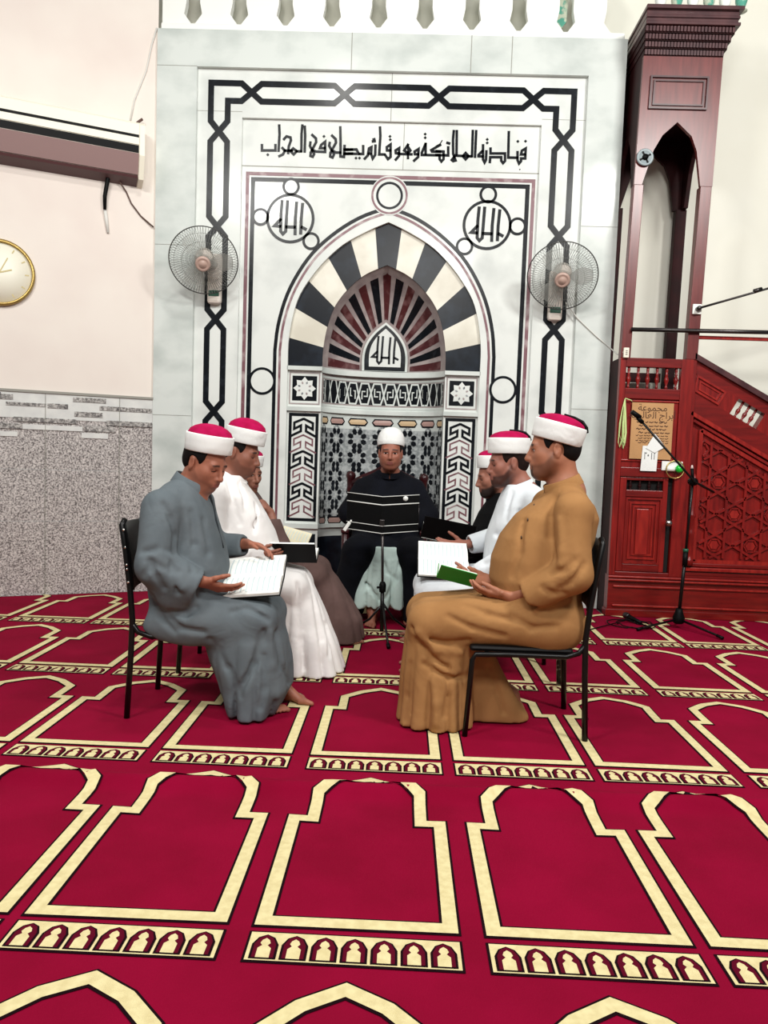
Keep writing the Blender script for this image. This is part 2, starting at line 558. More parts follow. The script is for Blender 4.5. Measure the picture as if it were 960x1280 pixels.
# inscription: فنادته الملائكة وهو قائم يصلى فى المحراب
b = MB()
fm = pl(YM)
b.prism([(-1.458, 3.70), (1.074, 3.70), (1.074, 4.085), (-1.458, 4.085)], fm, 0, 0.05, 'marble_light')
b.poly([(-0.083, 3.70), (-0.078, 3.70), (-0.078, 4.085), (-0.083, 4.085)], lambda u, v: fm(u, v, -0.001), 'marble_joint')
ins = b.build('inscription_panel', NI)
b = MB()
li = lambda u, v: fm(u, v, -0.0025)
def trace(org, sc, strokes, wd=0.022):
    for st in strokes:
        b.stroke([xz(org[0]+x/sc, org[1]+y/sc, YM) for x, y in st], wd, li, 'ink', caps=wd*0.3)
def dots(org, sc, ds, r=0.014):
    for x, y in ds:
        u, v = xz(org[0]+x/sc, org[1]+y/sc, YM)
        b.poly([(u-r, v), (u, v-r), (u+r, v), (u, v+r)], li, 'ink')
trace((320, 145), 8, [
    [(60, 288), (60, 345), (195, 345), (195, 288)], [(232, 92), (236, 180), (226, 352)],
    [(262, 318), (290, 348), (270, 385), (230, 404)], [(285, 347), (365, 347)],
    [(278, 235), (305, 205), (345, 215), (350, 245), (328, 305), (322, 375)],
    [(345, 352), (372, 325), (408, 352), (378, 385), (345, 352)], [(400, 354), (452, 354)],
    [(464, 92), (456, 180), (454, 358)], [(488, 104), (492, 200), (487, 360)],
    [(560, 188), (600, 225), (602, 262), (548, 365), (545, 400), (568, 408), (582, 380), (540, 300), (545, 262)],
    [(575, 345), (600, 356), (692, 360), (692, 258), (652, 290), (640, 322), (690, 322)],
    [(758, 195), (797, 232), (800, 268), (745, 368), (742, 405), (766, 416), (780, 385), (732, 298), (738, 266)],
    [(775, 352), (800, 366), (845, 366)], [(843, 110), (846, 250), (845, 405), (880, 410), (886, 296)], [(890, 335), (965, 335)], [(890, 376), (965, 376)]])
dots((320, 145), 8, [(118, 388), (680, 205)])
trace((430, 145), 8, [
    [(0, 340), (125, 335), (148, 378), (0, 380)], [(150, 380), (192, 380), (192, 298)],
    [(205, 430), (238, 395), (250, 325), (275, 312), (272, 372), (245, 380)], [(315, 292), (312, 390), (287, 426), (272, 380)],
    [(285, 255), (312, 252)], [(292, 236), (308, 232)],
    [(360, 112), (364, 200), (352, 385), (405, 385)], [(465, 345), (430, 345), (428, 312), (466, 285), (466, 410), (440, 432), (410, 388)],
    [(550, 375), (518, 372), (516, 345), (552, 322), (550, 400), (515, 440)], [(545, 380), (680, 384)],
    [(642, 285), (602, 345), (640, 372), (665, 345), (640, 300), (640, 425)],
    [(745, 384), (708, 382), (706, 356), (746, 330), (742, 410), (698, 450)],
    [(816, 278), (778, 368), (778, 390), (965, 394)], [(816, 275), (816, 385)], [(965, 288), (872, 342), (880, 356), (965, 358)]])
dots((430, 145), 8, [(120, 422), (155, 422), (460, 205), (463, 238), (812, 182), (812, 218)])
trace((545, 150), 8, [
    [(0, 312), (76, 316), (76, 392), (54, 416), (36, 392), (36, 350), (0, 350)], [(60, 352), (122, 355), (122, 270)], [(110, 228), (136, 236)],
    [(178, 108), (170, 200), (172, 340), (196, 405), (172, 412), (158, 400), (205, 340), (208, 108)], [(205, 357), (358, 365)],
    [(268, 362), (296, 330), (326, 362), (296, 394), (268, 362)], [(368, 106), (360, 365)], [(402, 108), (390, 372)],
    [(470, 365), (424, 363), (424, 350), (464, 310)], [(470, 250), (470, 395), (486, 426), (500, 400), (504, 310)],
    [(545, 282), (545, 335), (690, 335), (690, 410), (670, 432), (652, 408), (652, 372), (542, 372), (538, 425)],
    [(728, 118), (722, 376), (815, 378)], [(815, 318), (815, 402), (830, 436), (850, 412), (850, 385), (892, 385), (897, 285), (858, 308), (850, 345), (892, 345)]])
trace((545, 150), 8, [[(62, 205), (40, 240), (0, 262)]], 0.009)
dots((545, 150), 8, [(512, 195), (512, 230), (818, 215), (895, 213)])
dots((545, 150), 8, [(838, 495)], 0.007)
b.build('lettering', ins)

# main panel with inlaid lines
OUTA = [(.836, 2.02), (.836, 2.2), (.82, 2.35), (.79, 2.5), (.745, 2.63), (.66, 2.77), (.54, 2.92), (.375, 3.07), (.17, 3.187), (0, 3.262)]
INNA = [(.538, 2.02), (.535, 2.17), (.505, 2.36), (.44, 2.55), (.325, 2.705), (.184, 2.825), (0, 2.91)]
BLKA = [(.95, 0.0), (.95, 2.15), (.928, 2.36), (.865, 2.6), (.765, 2.81), (.63, 3.0), (.44, 3.17), (.23, 3.3), (0, 3.385)]
NC = -0.187
def smooth2(pts, n):
    """resample a polyline evenly after rounding it with a Catmull-Rom pass"""
    P = [Vector(p) for p in pts]
    q = []
    for i in range(len(P)-1):
        p0 = P[i-1] if i else P[0]*2-P[1]
        p3 = P[i+2] if i+2 < len(P) else P[-1]*2-P[-2]
        for k in range(12):
            t = k/12
            q.append(0.5*((2*P[i])+(P[i+1]-p0)*t+(2*p0-5*P[i]+4*P[i+1]-p3)*t*t+(3*P[i]-p0-3*P[i+1]+p3)*t**3))
    q.append(P[-1])
    d = [0]
    for a, c in zip(q, q[1:]):
        d.append(d[-1]+(c-a).length)
    out = []
    for k in range(n+1):
        t = d[-1]*k/n
        i = min(len(q)-2, max(0, next((j for j in range(len(d)-1) if d[j+1] >= t-1e-9), len(q)-2)))
        u = (t-d[i])/max(1e-9, d[i+1]-d[i])
        out.append(tuple(q[i].lerp(q[i+1], u)))
    return out
def both(h, c=NC):
    return [(c-a, z) for a, z in h]+[(c+a, z) for a, z in reversed(h[:-1])]
oa, ia, ba = smooth2(OUTA, 26), smooth2(INNA, 26), [BLKA[0]]+smooth2(BLKA[1:], 24)
b = MB()
arch = both(oa)
b.prism([(-1.458, 0), (-1.458, 3.70), (1.074, 3.70), (1.074, 0), (NC+.836, 0)]+[p for p in reversed(arch)]+[(NC-.836, 0)], fm, 0, 0.06, 'marble_light')
b.poly([(-1.458, 3.694), (1.074, 3.694), (1.074, 3.702), (-1.458, 3.702)], lambda u, v: fm(u, v, -0.001), 'marble_joint')
mi_ = lambda u, v: fm(u, v, -0.002)
b.stroke([(-1.408, 0), (-1.408, 3.635), (1.034, 3.635), (1.034, 0)], 0.03, mi_, 'mauve')
b.stroke([(-1.36, 0), (-1.36, 3.588), (0.985, 3.588), (0.985, 0)], 0.036, mi_, 'ink')
b.stroke(both(ba), 0.03, mi_, 'ink', ml=0.2)
b.stroke(both([(a-0.046 if a > 0.046 else 0, z-(0.02 if z < 2.4 else 0.046)) for a, z in ba[:1]]+[(max(0, a-0.043), z-0.02*(z-2)) for a, z in ba[1:-1]]+[(0, 3.345)]), 0.021, mi_, 'mauve', ml=0.2)
m2_ = lambda u, v: fm(u, v, -0.003)
m3_ = lambda u, v: fm(u, v, -0.004)
b.poly(ring2(NC, 3.482, 0.165), m2_, 'marble_light')
b.stroke(ring2(NC, 3.482, 0.147), 0.018, m3_, 'mauve', closed=True)
b.stroke(ring2(NC, 3.482, 0.105), 0.02, m3_, 'ink', closed=True)
for x, z in ((-1.243, 1.878), (0.853, 1.871)):
    b.poly(ring2(x, z, 0.118), m2_, 'marble_light')
    b.stroke(ring2(x, z, 0.108), 0.022, m3_, 'ink', closed=True)
b.build('main_panel', NI)
# round medallions reading الله
def allah(b, cx, cz, k, mp, wd):
    for st in ([(435, 338), (425, 500), (425, 720), (455, 755), (490, 720), (505, 338)], [(425, 570), (345, 655), (425, 660)], [(490, 665), (610, 665)],
               [(622, 352), (610, 560), (612, 758)], [(698, 366), (686, 560), (684, 748)], [(690, 660), (752, 690)]):
        b.stroke([(cx+(x-545)*k, cz-(y-557)*k) for x, y in st], wd, mp, 'ink', caps=wd*0.2)
for cx, cz, sm in ((-1.032, 3.268, ((-1.032, 3.534), (-1.288, 3.274), (-0.848, 3.083))), (0.655, 3.26, ((0.654, 3.514), (0.914, 3.256), (0.47, 3.076)))):
    b = MB()
    q = lambda u, v: fm(u, v, -0.0035)
    b.prism(ring2(cx, cz, 0.2), fm, -0.003, 0.001, 'marble_light')
    q2 = lambda u, v: fm(u, v, -0.0042)
    b.stroke(ring2(cx, cz, 0.197), 0.024, q2, 'ink', closed=True)
    for x, z in sm:
        b.poly(ring2(x, z, 0.066), q, 'marble_light')
        b.stroke(ring2(x, z, 0.064), 0.022, q2, 'ink', closed=True)
    allah(b, cx, cz, 0.00067, q2, 0.027)
    b.build('medallion', NI)

# the arch of dark and pale blocks
b = MB()
oL, iL = both(oa), both(ia)
n = len(oL)
cuts = [0.0, 0.075, 0.155, 0.235, 0.315, 0.39, 0.462]
edges = cuts + [1-c for c in reversed(cuts)]
def col_at(t):
    k = sum(1 for e in edges[1:-1] if t > e)
    return 'slate' if k % 2 == 0 else 'cream_stone'
def lerp_path(P, t):
    x = t*(len(P)-1)
    i = min(len(P)-2, int(x))
    f = x-i
    return (P[i][0]*(1-f)+P[i+1][0]*f, P[i][1]*(1-f)+P[i+1][1]*f)
fv = pl(YV)
for e0, e1 in zip(edges, edges[1:]):
    mn = col_at((e0+e1)/2)
    ks = 6
    ts = [e0+(e1-e0)*k/ks for k in range(ks+1)]
    pts = [lerp_path(oL, t) for t in ts]+[lerp_path(iL, t) for t in reversed(ts)]
    b.prism(pts, fv, 0.0, 0.05, mn)
b.build('arch_blocks', NI)

# hollow of the niche
NR, ND = 0.538, 0.315
def nz(x):
    q = max(0.0, 1-((x-NC)/NR)**2)
    return YV+0.02+ND*math.sqrt(q)
def cyl(d):
    return lambda u, v: Vector((u, nz(u)-d, v))
b = MB()
xs = [NC-NR*math.cos(math.pi*i/40) for i in range(41)]
for (z0, z1, mn) in ((0.0, 0.52, 'slate'), (0.52, 0.56, 'marble'), (0.56, 0.70, 'marble'), (0.70, 1.50, 'tile_mid'), (1.50, 1.70, 'marble'), (1.70, 2.0, 'grout_line')):
    vs_, fs_ = [], []
    for x in xs:
        vs_ += [(x, nz(x), z0), (x, nz(x), z1)]
    b.add(vs_, [(2*i, 2*i+2, 2*i+3, 2*i+1) for i in range(40)], mn)
def ledge(z0, z1, out):
    pts = []
    vs_, fs_ = [], []
    for x in xs:
        y = nz(x)
        vs_ += [(x, y-out, z0), (x, y-out, z1), (x, y+0.01, z0), (x, y+0.01, z1)]
    for i in range(40):
        a, c = 4*i, 4*i+4
        fs_ += [(a, c, c+1, a+1), (a+1, c+1, c+3, a+3), (a, a+2, c+2, c)]
    b.add(vs_, fs_, 'marble')
ledge(1.975, 2.025, 0.05); ledge(1.635, 1.672, 0.035); ledge(0.60, 0.635, 0.04)
hollow = b.build('niche_hollow', NI)
# upper knot band
b = MB()
q = cyl(0.002); q2 = cyl(0.004)
arcs = np.linspace(-1, 1, 15)
sx_ = lambda a: NC+NR*0.985*math.sin(a*math.pi/2)
kz = 1.825
for i in range(14):
    f = 1 if i % 2 else -1
    UW = 0.121
    mm = lambda d: (lambda u, v: cyl(d)(sx_(max(-1, min(1, -1+(i+0.5+u/UW)/7.0))), kz+v))
    b.poly([(-.06, -.1), (.06, -.1), (.06, .1), (-.06, .1)], mm(0.001), 'ink')
    for s_ in (1, -1):
        b.stroke([(-.0605, -f*.012), (-.034, s_*.094), (.034, s_*.094), (.0605, f*.012)], .015, mm(0.0035), 'marble', ml=.04)
        b.stroke([(-s_*.026, -s_*f*.05), (-s_*.026, s_*f*.022), (s_*.008, s_*f*.022)], .011, mm(0.003), 'marble', ml=.04)
    b.poly([(-.01, -.014), (.01, -.014), (.01, .014), (-.01, .014)], mm(0.0028), 'tile_grey')
for z in (1.70, 1.945):
    b.stroke([(x, z) for x in xs[1:-1]], 0.02, q2, 'marble')
b.build('knot_band', hollow)
# lozenge bands
for z, mats2 in ((1.565, ('tile_ochre', 'tile_rose')), (0.665, ('tile_rose', 'tile_rose'))):
    b = MB()
    for k in range(7):
        a0, a1 = -1+2*k/7+0.02, -1+2*(k+1)/7-0.02
        def mpl(u, v, a0=a0, a1=a1, z=z, d=0.003):
            return cyl(d)(sx_(a0+(a1-a0)*u), z+v)
        hexa = [(0, 0), (0.12, 0.035), (0.5, 0.035), (0.88, 0.035), (1, 0), (0.88, -0.035), (0.5, -0.035), (0.12, -0.035)]
        b.poly(hexa, mpl, 'ink')
        b.poly([(0.5+(u-0.5)*0.88, v*0.62) for u, v in hexa], lambda u, v: mpl(u, v, d=0.013), mats2[k % 2])
    b.build('lozenge_band', hollow)
# star tile field
b = MB()
pit = 0.2
rows = 5
for i in range(7):
    for j in range(5):
        a = -1+2*(i+0.5)/7
        cxp, czp = sx_(a), 1.50-0.09-pit*0.86*j
        wsc = max(0.3, math.cos(a*math.pi/2))
        def mt(u, v, d=0.003):
            return cyl(d)(min(NC+NR*0.99, max(NC-NR*0.99, cxp+u*wsc)), czp+v)
        def blob(u, v, r, mn, ang=0, d=0.003, n=6, e=1.0):
            b.poly([(u+r*e*math.cos(t)*math.cos(ang)-r*math.sin(t)*math.sin(ang), v+r*e*math.cos(t)*math.sin(ang)+r*math.sin(t)*math.cos(ang)) for t in [2*math.pi*k/n for k in range(n)]], lambda p, q_: mt(p, q_, d), mn)
        for k in range(8):
            t = 2*math.pi*(k+0.5)/8
            blob(0.07*math.cos(t), 0.07*math.sin(t), 0.0245, 'ink', t, e=1.25)
        star = []
        for k in range(16):
            t = 2*math.pi*k/16
            r_ = 0.043 if k % 2 == 0 else 0.024
            star.append((r_*math.cos(t), r_*math.sin(t)))
        b.poly(star, mt, 'tile_pale')
        for du, dv in ((pit*0.43, 0.0), (0.0, pit*0.43)):
            for k in range(8):
                t = 2*math.pi*(k+0.5)/8
                blob(du*1.0+0.03*math.cos(t), dv+0.03*math.sin(t), 0.011, 'tile_grey', t, d=0.0025, e=1.3)
b.build('star_tiles', hollow)

# hood of the niche: striped rays round a pointed plaque
def hood(p, q, r0=0.0):
    """p along the arch 0..1, q from the plaque edge (0) to the arch edge (1)"""
    ax, az = lerp_path(iL, p)
    cx, cz_ = NC, 2.03
    pr = plaque_edge(p)
    x = pr[0]+(ax-pr[0])*q
    z = pr[1]+(az-pr[1])*q
    k = math.hypot(x-cx, z-cz_)/max(1e-6, math.hypot(ax-cx, az-cz_))
    y = YV+0.02+ND*math.sqrt(max(0, 1-min(1, k)**2))
    return Vector((x, y, z))
PLQ = smooth2([(.205, 2.03), (.205, 2.17), (.175, 2.28), (.1, 2.385), (0, 2.47)], 26)
pq = both(PLQ)
def plaque_edge(p):
    return lerp_path(pq, p)
b = MB()
nP, nQ = 104, 8
vs_ = [hood(i/nP, j/nQ) for i in range(nP+1) for j in range(nQ+1)]
b.add(vs_, [(i*(nQ+1)+j, (i+1)*(nQ+1)+j, (i+1)*(nQ+1)+j+1, i*(nQ+1)+j+1) for i in range(nP) for j in range(nQ)], 'grout_line', True)
nrays = 17
for k in range(nrays):
    p0, p1 = k/nrays+0.011, (k+1)/nrays-0.011
    mn = 'porphyry' if k % 2 == 0 else 'ink'
    g = [[hood(p0+(p1-p0)*i/3, 0.07+0.86*j/8)+Vector((0, -0.004, 0)) for j in range(9)] for i in range(4)]
    b.add([v for row in g for v in row], [(i*9+j, (i+1)*9+j, (i+1)*9+j+1, i*9+j+1) for i in range(3) for j in range(8)], mn, True)
b.build('hood', NI)
b = MB()
yp = YV+0.02+ND*0.88
fp = pl(yp)
b.prism([(u, v) for u, v in pq], fp, -0.02, 0.06, 'marble')
L = [(NC+(u-NC)*0.9, 2.03+(v-2.03)*0.935+0.005) for u, v in pq]
b.poly(L, lambda u, v: fp(u, v, -0.022), 'ink')
L = [(NC+(u-NC)*0.7, 2.03+(v-2.03)*0.78+0.04) for u, v in pq]
b.poly(L, lambda u, v: fp(u, v, -0.024), 'marble_light')
allah(b, NC, 2.215, 0.00058, lambda u, v: fp(u, v, -0.026), 0.02)
b.build('plaque', NI)

# side piers: star block above an arrow panel
def pier(x0, x1):
    b = MB()
    xc = (x0+x1)/2
    b.box((x0, YV, 0), (x1, YV+0.06, 2.02), 'marble_light')
    b.box((x0-0.004, YV-0.035, 1.985), (x1+0.004, YV+0.02, 2.02), 'marble')
    b.box((x0-0.004, YV-0.03, 1.632), (x1+0.004, YV+0.02, 1.668), 'marble')
    b.box((x0-0.004, YV-0.03, 0.60), (x1+0.004, YV+0.02, 0.64), 'marble')
    f = lambda d: (lambda u, v: Vector((u, YV-d, v)))
    s = 0.108
    zc = 1.83
    b.stroke([(xc-0.13, zc-0.135), (xc+0.13, zc-0.135), (xc+0.13, zc+0.135), (xc-0.13, zc+0.135)], 0.012, f(0.002), 'grout_line', closed=True)
    b.poly([(xc-s, zc-s), (xc+s, zc-s), (xc+s, zc+s), (xc-s, zc+s)], f(0.002), 'ink')
    st = [(xc+(0.1 if k % 2 == 0 else 0.072)*math.cos(math.pi*k/8), zc+(0.1 if k % 2 == 0 else 0.072)*math.sin(math.pi*k/8)) for k in range(16)]
    b.poly(st, f(0.003), 'marble_light')
    for k in range(8):
        t = math.pi*(k+0.5)/4
        b.poly([(xc+r_*math.cos(t+a), zc+r_*math.sin(t+a)) for r_, a in ((0.036, 0), (0.05, 0.2), (0.066, 0), (0.05, -0.2))], f(0.004), 'tile_grey' if k % 2 else 'grout_line')
    zt, zb, hw = 1.60, 0.675, 0.118
    b.stroke([(xc-hw, zb), (xc+hw, zb), (xc+hw, zt), (xc-hw, zt)], 0.027, f(0.002), 'ink', closed=True)
    z = zt-0.035
    k = 0
    while z > zb+0.1:
        mn, wd = ('ink', 0.021) if k % 2 == 0 else ('mauve', 0.013)
        u = 0.00071
        for sg in (1, -1):
            if z-0.155 > zb:
                P = [(0, 0), (115*sg, -50), (115*sg, -125), (32*sg, -82), (32*sg, -150), (160*sg, -215)]
            else:
                P = [(0, 0), (115*sg, -50), (115*sg, -125)]
            Q = [(xc+max(-hw, min(hw, a*u)), max(zb, z+c*u*1.02)) for a, c in P]
            b.stroke(Q, wd, f(0.003+0.0004*(k % 2)), mn, caps=0.002)
        z -= 0.142
        k += 1
    b.box((x0+0.02, YV-0.004, 0.05), (x1-0.02, YV, 0.55), 'slate')
    b.build('pier', NI)
pier(NC-0.836, NC-0.538)
pier(NC+0.538, NC+0.836)

# white pierced parapet above the marble
PA = root('parapet', 'white pierced parapet of pointed merlons on top of the marble facing', 'parapet', (-0.2, 6.7, 4.775))
b = MB()
b.box((XL+0.02, 6.62, 4.775), (XR-0.02, 6.8, 4.835), 'white_paint', bev=0.01)
b.build('base_rail', PA)
px_ = 0.392
k0 = XL+0.28
for k in range(11):
    xc = k0-px_/2+px_*k
    lo_, hi_ = max(XL+0.02, xc-px_/2+0.012), min(XR-0.02, xc+px_/2-0.012)
    if hi_-lo_ < 0.1:
        continue
    b = MB()
    pts = [(lo_, 4.835), (hi_, 4.835), (hi_, 4.845), (xc+0.12, 4.93), (xc+0.138, 5.02), (xc+0.138, 5.12), (xc+0.17, 5.22), (xc+0.1, 5.34), (xc, 5.44),
           (xc-0.1, 5.34), (xc-0.17, 5.22), (xc-0.138, 5.12), (xc-0.138, 5.02), (xc-0.12, 4.93), (lo_, 4.845)]
    pts = [(min(hi_, max(lo_, u)), v) for u, v in pts]
    b.prism(pts, pl(6.66), 0, 0.07, 'white_paint')
    b.build('merlon', PA)
b = MB()
b.prism([(1.17, 4.86), (1.26, 4.99), (1.27, 5.2), (1.11, 5.2), (1.09, 4.99)], pl(6.76), 0, 0.02, 'teal_glass')
tag(b.build('glass_panel'), 'green and white glass pane behind the parapet gap above the right fan', 'glass pane')

# ================================================================== carpet
def chz(x, y):
    return (0.036*math.exp(-((y-2.755-0.012*math.sin(1.3*x))/0.047)**2) + 0.004*math.sin(2.1*y+0.6*x)*math.sin(1.1*x+0.4)
            + 0.012*math.exp(-((y-3.93)/0.12)**2)*max(0, min(1, (1.2-abs(x-1.5))))*0.6) * max(0.0, min(1.0, (6.3-y)/0.5)) + 0.001
CA = None
b = MB()
ys = []
y = 0.9
while y < 6.6:
    ys.append(y)
    y += 0.018 if 2.58 < y < 2.95 else 0.06
ys.append(6.6)
xs2 = [-4.0+0.1*i for i in range(86)]
b.add([(x, y, chz(x, y)) for y in ys for x in xs2], [(i*86+j, i*86+j+1, (i+1)*86+j+1, (i+1)*86+j) for i in range(len(ys)-1) for j in range(85)], 'carpet_red', True)
CCX = -0.075
def cmap(e):
    return lambda u, v: Vector((u, v, chz(u, v)+e+(0.0045+0.3*(e-0.002))*math.exp(-((v-2.755)/0.085)**2)))
wob = lambda u: 0.004*math.sin(9*u)
for r_ in range(-1, 5):
    y0 = 1.925+1.16*r_
    for c_ in range(-6, 7):
        x0 = CCX+0.603*c_+0.012*math.sin(c_*1.7+r_)
        if y0 > 6.5:
            continue
        P = [(-.25, .02), (.25, .02), (.25, .60), (.185, .60), (.185, .785), (.1, .87), (0, .925), (-.1, .87), (-.185, .785), (-.185, .60), (-.25, .60)]
        P = [(x0+a, y0+c+wob(a+c+x0)) for a, c in P]
        b.stroke(P, 0.056, cmap(0.0022), 'carpet_black', closed=True, ml=0.05)
        b.stroke(P, 0.041, cmap(0.0040), 'carpet_cream', closed=True, ml=0.05)
        S = lambda v: [(x0-.27, y0+v), (x0+.27, y0+v)]
        b.stroke(S(-0.088), 0.124, cmap(0.0022), 'carpet_black', ml=0.06, caps=0.007)
        b.stroke(S(-0.088), 0.110, cmap(0.0040), 'carpet_cream', ml=0.06)
        if r_ < 4:
            for k in range(7):
                u = x0+(k-3)*0.0755
                v = y0-0.138
                A = [(-.032, 0), (.032, 0), (.032, .055), (.02, .082), (0, .094), (-.02, .082), (-.032, .055)]
                b.poly([(u+a*1.06, v+c*1.02-0.001) for a, c in A], cmap(0.0052), 'carpet_black')
                b.poly([(u+a*0.86, v+0.003+c*0.93) for a, c in A], cmap(0.0062), 'carpet_wine')
                I = [(-.017, 0), (.017, 0), (.017, .036), (.007, .047), (.013, .056), (.009, .068), (0, .076), (-.009, .068), (-.013, .056), (-.007, .047), (-.017, .036)]
                b.poly([(u+a, v+0.001+c) for a, c in I], cmap(0.0074), 'carpet_cream')
bm = bmesh.new()
me = bpy.data.meshes.new('carpet')
me.from_pydata([tuple(p) for p in b.v], [], b.f)
for k in b.mats:
    me.materials.append(MATS[k])
me.polygons.foreach_set('material_index', b.mi)
bm.from_mesh(me)
for co, no in ((WA+WN*0.028, -WN), (Vector((0, 6.592, 0)), Vector((0, 1, 0)))):
    bmesh.ops.bisect_plane(bm, geom=list(bm.verts)+list(bm.edges)+list(bm.faces), plane_co=co, plane_no=no, clear_outer=True)
for co, no in ((Vector((1.73, 0, 0)), Vector((1, 0, 0))), (Vector((0, 6.284, 0)), Vector((0, 1, 0)))):
    bmesh.ops.bisect_plane(bm, geom=list(bm.verts)+list(bm.edges)+list(bm.faces), plane_co=co, plane_no=no)
bmesh.ops.delete(bm, geom=[f for f in bm.faces if f.calc_center_median().x > 1.73 and f.calc_center_median().y > 6.284], context='FACES')
for f in bm.faces:
    if f.normal.z < 0:
        f.normal_flip()
    f.smooth = True
bm.to_mesh(me)
bm.free()
o = bpy.data.objects.new('carpet', me)
C.objects.link(o)
tag(o, 'crimson prayer carpet patterned with rows of cream arches and small arch friezes', 'carpet')

# ================================================================== wooden pulpit
PU = root('wooden_pulpit', 'tall dark red carved wooden pulpit with open tower, door and stair side', 'pulpit', (2.05, 6.6, 0))
PY = 6.30
X0, X1 = 1.75, 2.372
def lean(b):
    b.v = [(p[0]+0.02*max(0, p[2]-2.1), p[1], p[2]) for p in b.v]
    return b
def wood_part(name, boxes, parent=None, bev=0.004, mn='wood'):
    b = MB()
    for q in boxes:
        b.box(q[:3], q[3:6], q[6] if len(q) > 6 else mn, bev=bev)
    lean(b)
    return b.build(name, parent or PU)
for (x, y) in ((X0, PY), (2.277, PY), (X0, 6.87), (2.29, 6.87)):
    wood_part('tower_post', [(x, y, 2.13 if y < 6.5 else 1.2, x+(0.078 if x < 2 else 0.092), y+0.08, 3.50)], mn='wood_top' if y < 6.5 else 'wood_dark_shaded')
# head of the tower: four arched boards
def arch_board(mp, w0, w1, mn):
    b = MB()
    k = (w1-w0)/(X1-X0)
    f = lambda x: w0+(x-X0)*k
    P = [(X0, 4.49), (X0, 3.5), (1.812, 3.5), (1.885, 3.77), (1.945, 3.885), (2.055, 3.99), (2.175, 3.885), (2.225, 3.77), (2.275, 3.5), (X1, 3.5), (X1, 4.49)]
    b.prism([(f(x), z) for x, z in P], mp, 0.0, 0.035, mn)
    return lean(b)
arch_board(lambda u, v, d: Vector((u, PY+d, v)), X0, X1, 'wood_top').build('arch_board', PU)
arch_board(lambda u, v, d: Vector((u, 6.95-d, v)), X0, X1, 'wood_dark_shaded').build('arch_board', PU)
arch_board(lambda u, v, d: Vector((X0+d, u, v)), PY+.036, 6.91, 'wood_dark_shaded').build('arch_board', PU)
arch_board(lambda u, v, d: Vector((X1-d, u, v)), PY+.036, 6.91, 'wood_dark_shaded').build('arch_board', PU)
wood_part('canopy_ceiling', [(X0+.04, PY+.04, 4.12, X1-.04, 6.91, 4.16)], mn='wood_dark_shaded')
b = MB()
for (o_, wd, t) in ((0.0, 0.014, 0.018), (0.028, 0.012, 0.012)):
    b.rstroke([(1.79+o_, 4.09+o_), (2.235-o_, 4.09+o_), (2.235-o_, 4.33-o_), (1.79+o_, 4.33-o_)], wd, lambda u, v, d: Vector((u+0.03, PY-d, v)), 0, t, 'crown_wood', closed=True)
lean(b).build('panel_moulding', PU)
b = MB()
for k in range(4):
    z0 = 4.49+0.05*k
    ov = 0.018*k
    b.box((X0-ov*0.4, PY-ov, z0), (X1+ov, 6.95, z0+0.05), 'wood_dark_shaded')
    for i in range(26):
        x = X0-ov*0.4+(X1+ov-X0+ov*0.4)*(i+0.5)/26
        b.box((x-0.009, PY-ov-0.014, z0+0.006), (x+0.009, PY-ov, z0+0.044), 'crown_wood')
lean(b).build('honeycomb_band', PU)
b = MB()
for (z0, z1, ov) in ((4.69, 4.715, 0.085), (4.715, 4.745, 0.07), (4.745, 4.765, 0.08), (4.765, 4.80, 0.072), (4.80, 4.83, 0.1)):
    b.box((X0-ov*0.3, PY-ov, z0), (X1+ov, 6.96, z1), 'crown_wood', bev=0.005)
lean(b).build('cornice', PU)
for i in range(6):
    b = MB()
    x = X0+0.1+0.125*i
    b.lathe([(0.05, 4.83), (0.03, 4.85), (0.045, 4.9), (0.05, 4.96), (0.0, 5.06)], 'teal_glass' if i % 2 else 'white_paint', 12, Matrix.Translation((x+0.05, PY-0.02, 0)))
    b.build('finial', PU)
# lower tower
ST = 'wood'
wood_part('tower_frame', [(X0, PY, 0.345, 1.80, PY+.06, 2.13), (2.245, PY, 0.345, 2.345, PY+.06, 2.13), (2.345, PY+.01, 0.345, X1, PY+.06, 2.13), (1.80, PY, 2.057, 2.245, PY+.06, 2.13, 'wood_rail'),
          (1.80, PY, 1.80, 2.245, PY+.06, 1.885, 'wood_rail'), (1.80, PY, 1.165, 2.245, PY+.06, 1.24, 'wood_rail'), (X0, PY+.06, 0.0, X0+.03, 6.95, 2.13, 'wood_dark_shaded'), (1.80, PY+.002, 0.345, 2.245, PY+.06, 0.375, 'wood_rail')])
wood_part('tower_panel', [(1.80, PY+.018, 1.24, 2.245, PY+.05, 1.80), (1.80, PY+.008, 1.775, 2.245, PY+.05, 1.79, 'wood_light'), (1.80, PY+.006, 1.29, 2.245, PY+.05, 1.305, 'wood_light')])
wood_part('inner_floor', [(X0+.03, PY+.06, 1.25, X1, 6.95, 1.28)], mn='wood_dark_shaded')
bal = [(.012, 0), (.012, .02), (.008, .03), (.018, .065), (.02, .08), (.009, .11), (.014, .118), (.009, .126), (.012, .15), (.012, .172)]
for i in range(6):
    b = MB(); b.lathe(bal, 'wood', 10, Matrix.Translation((1.83+.077*i, PY+.03, 1.885)))
    b.build('baluster', PU)
for z_ in (1.62, 2.0):
    wood_part('back_rail', [(X0+.03, 6.88, z_, X1-.1, 6.94, z_+.08)], mn='wood_dark_shaded')
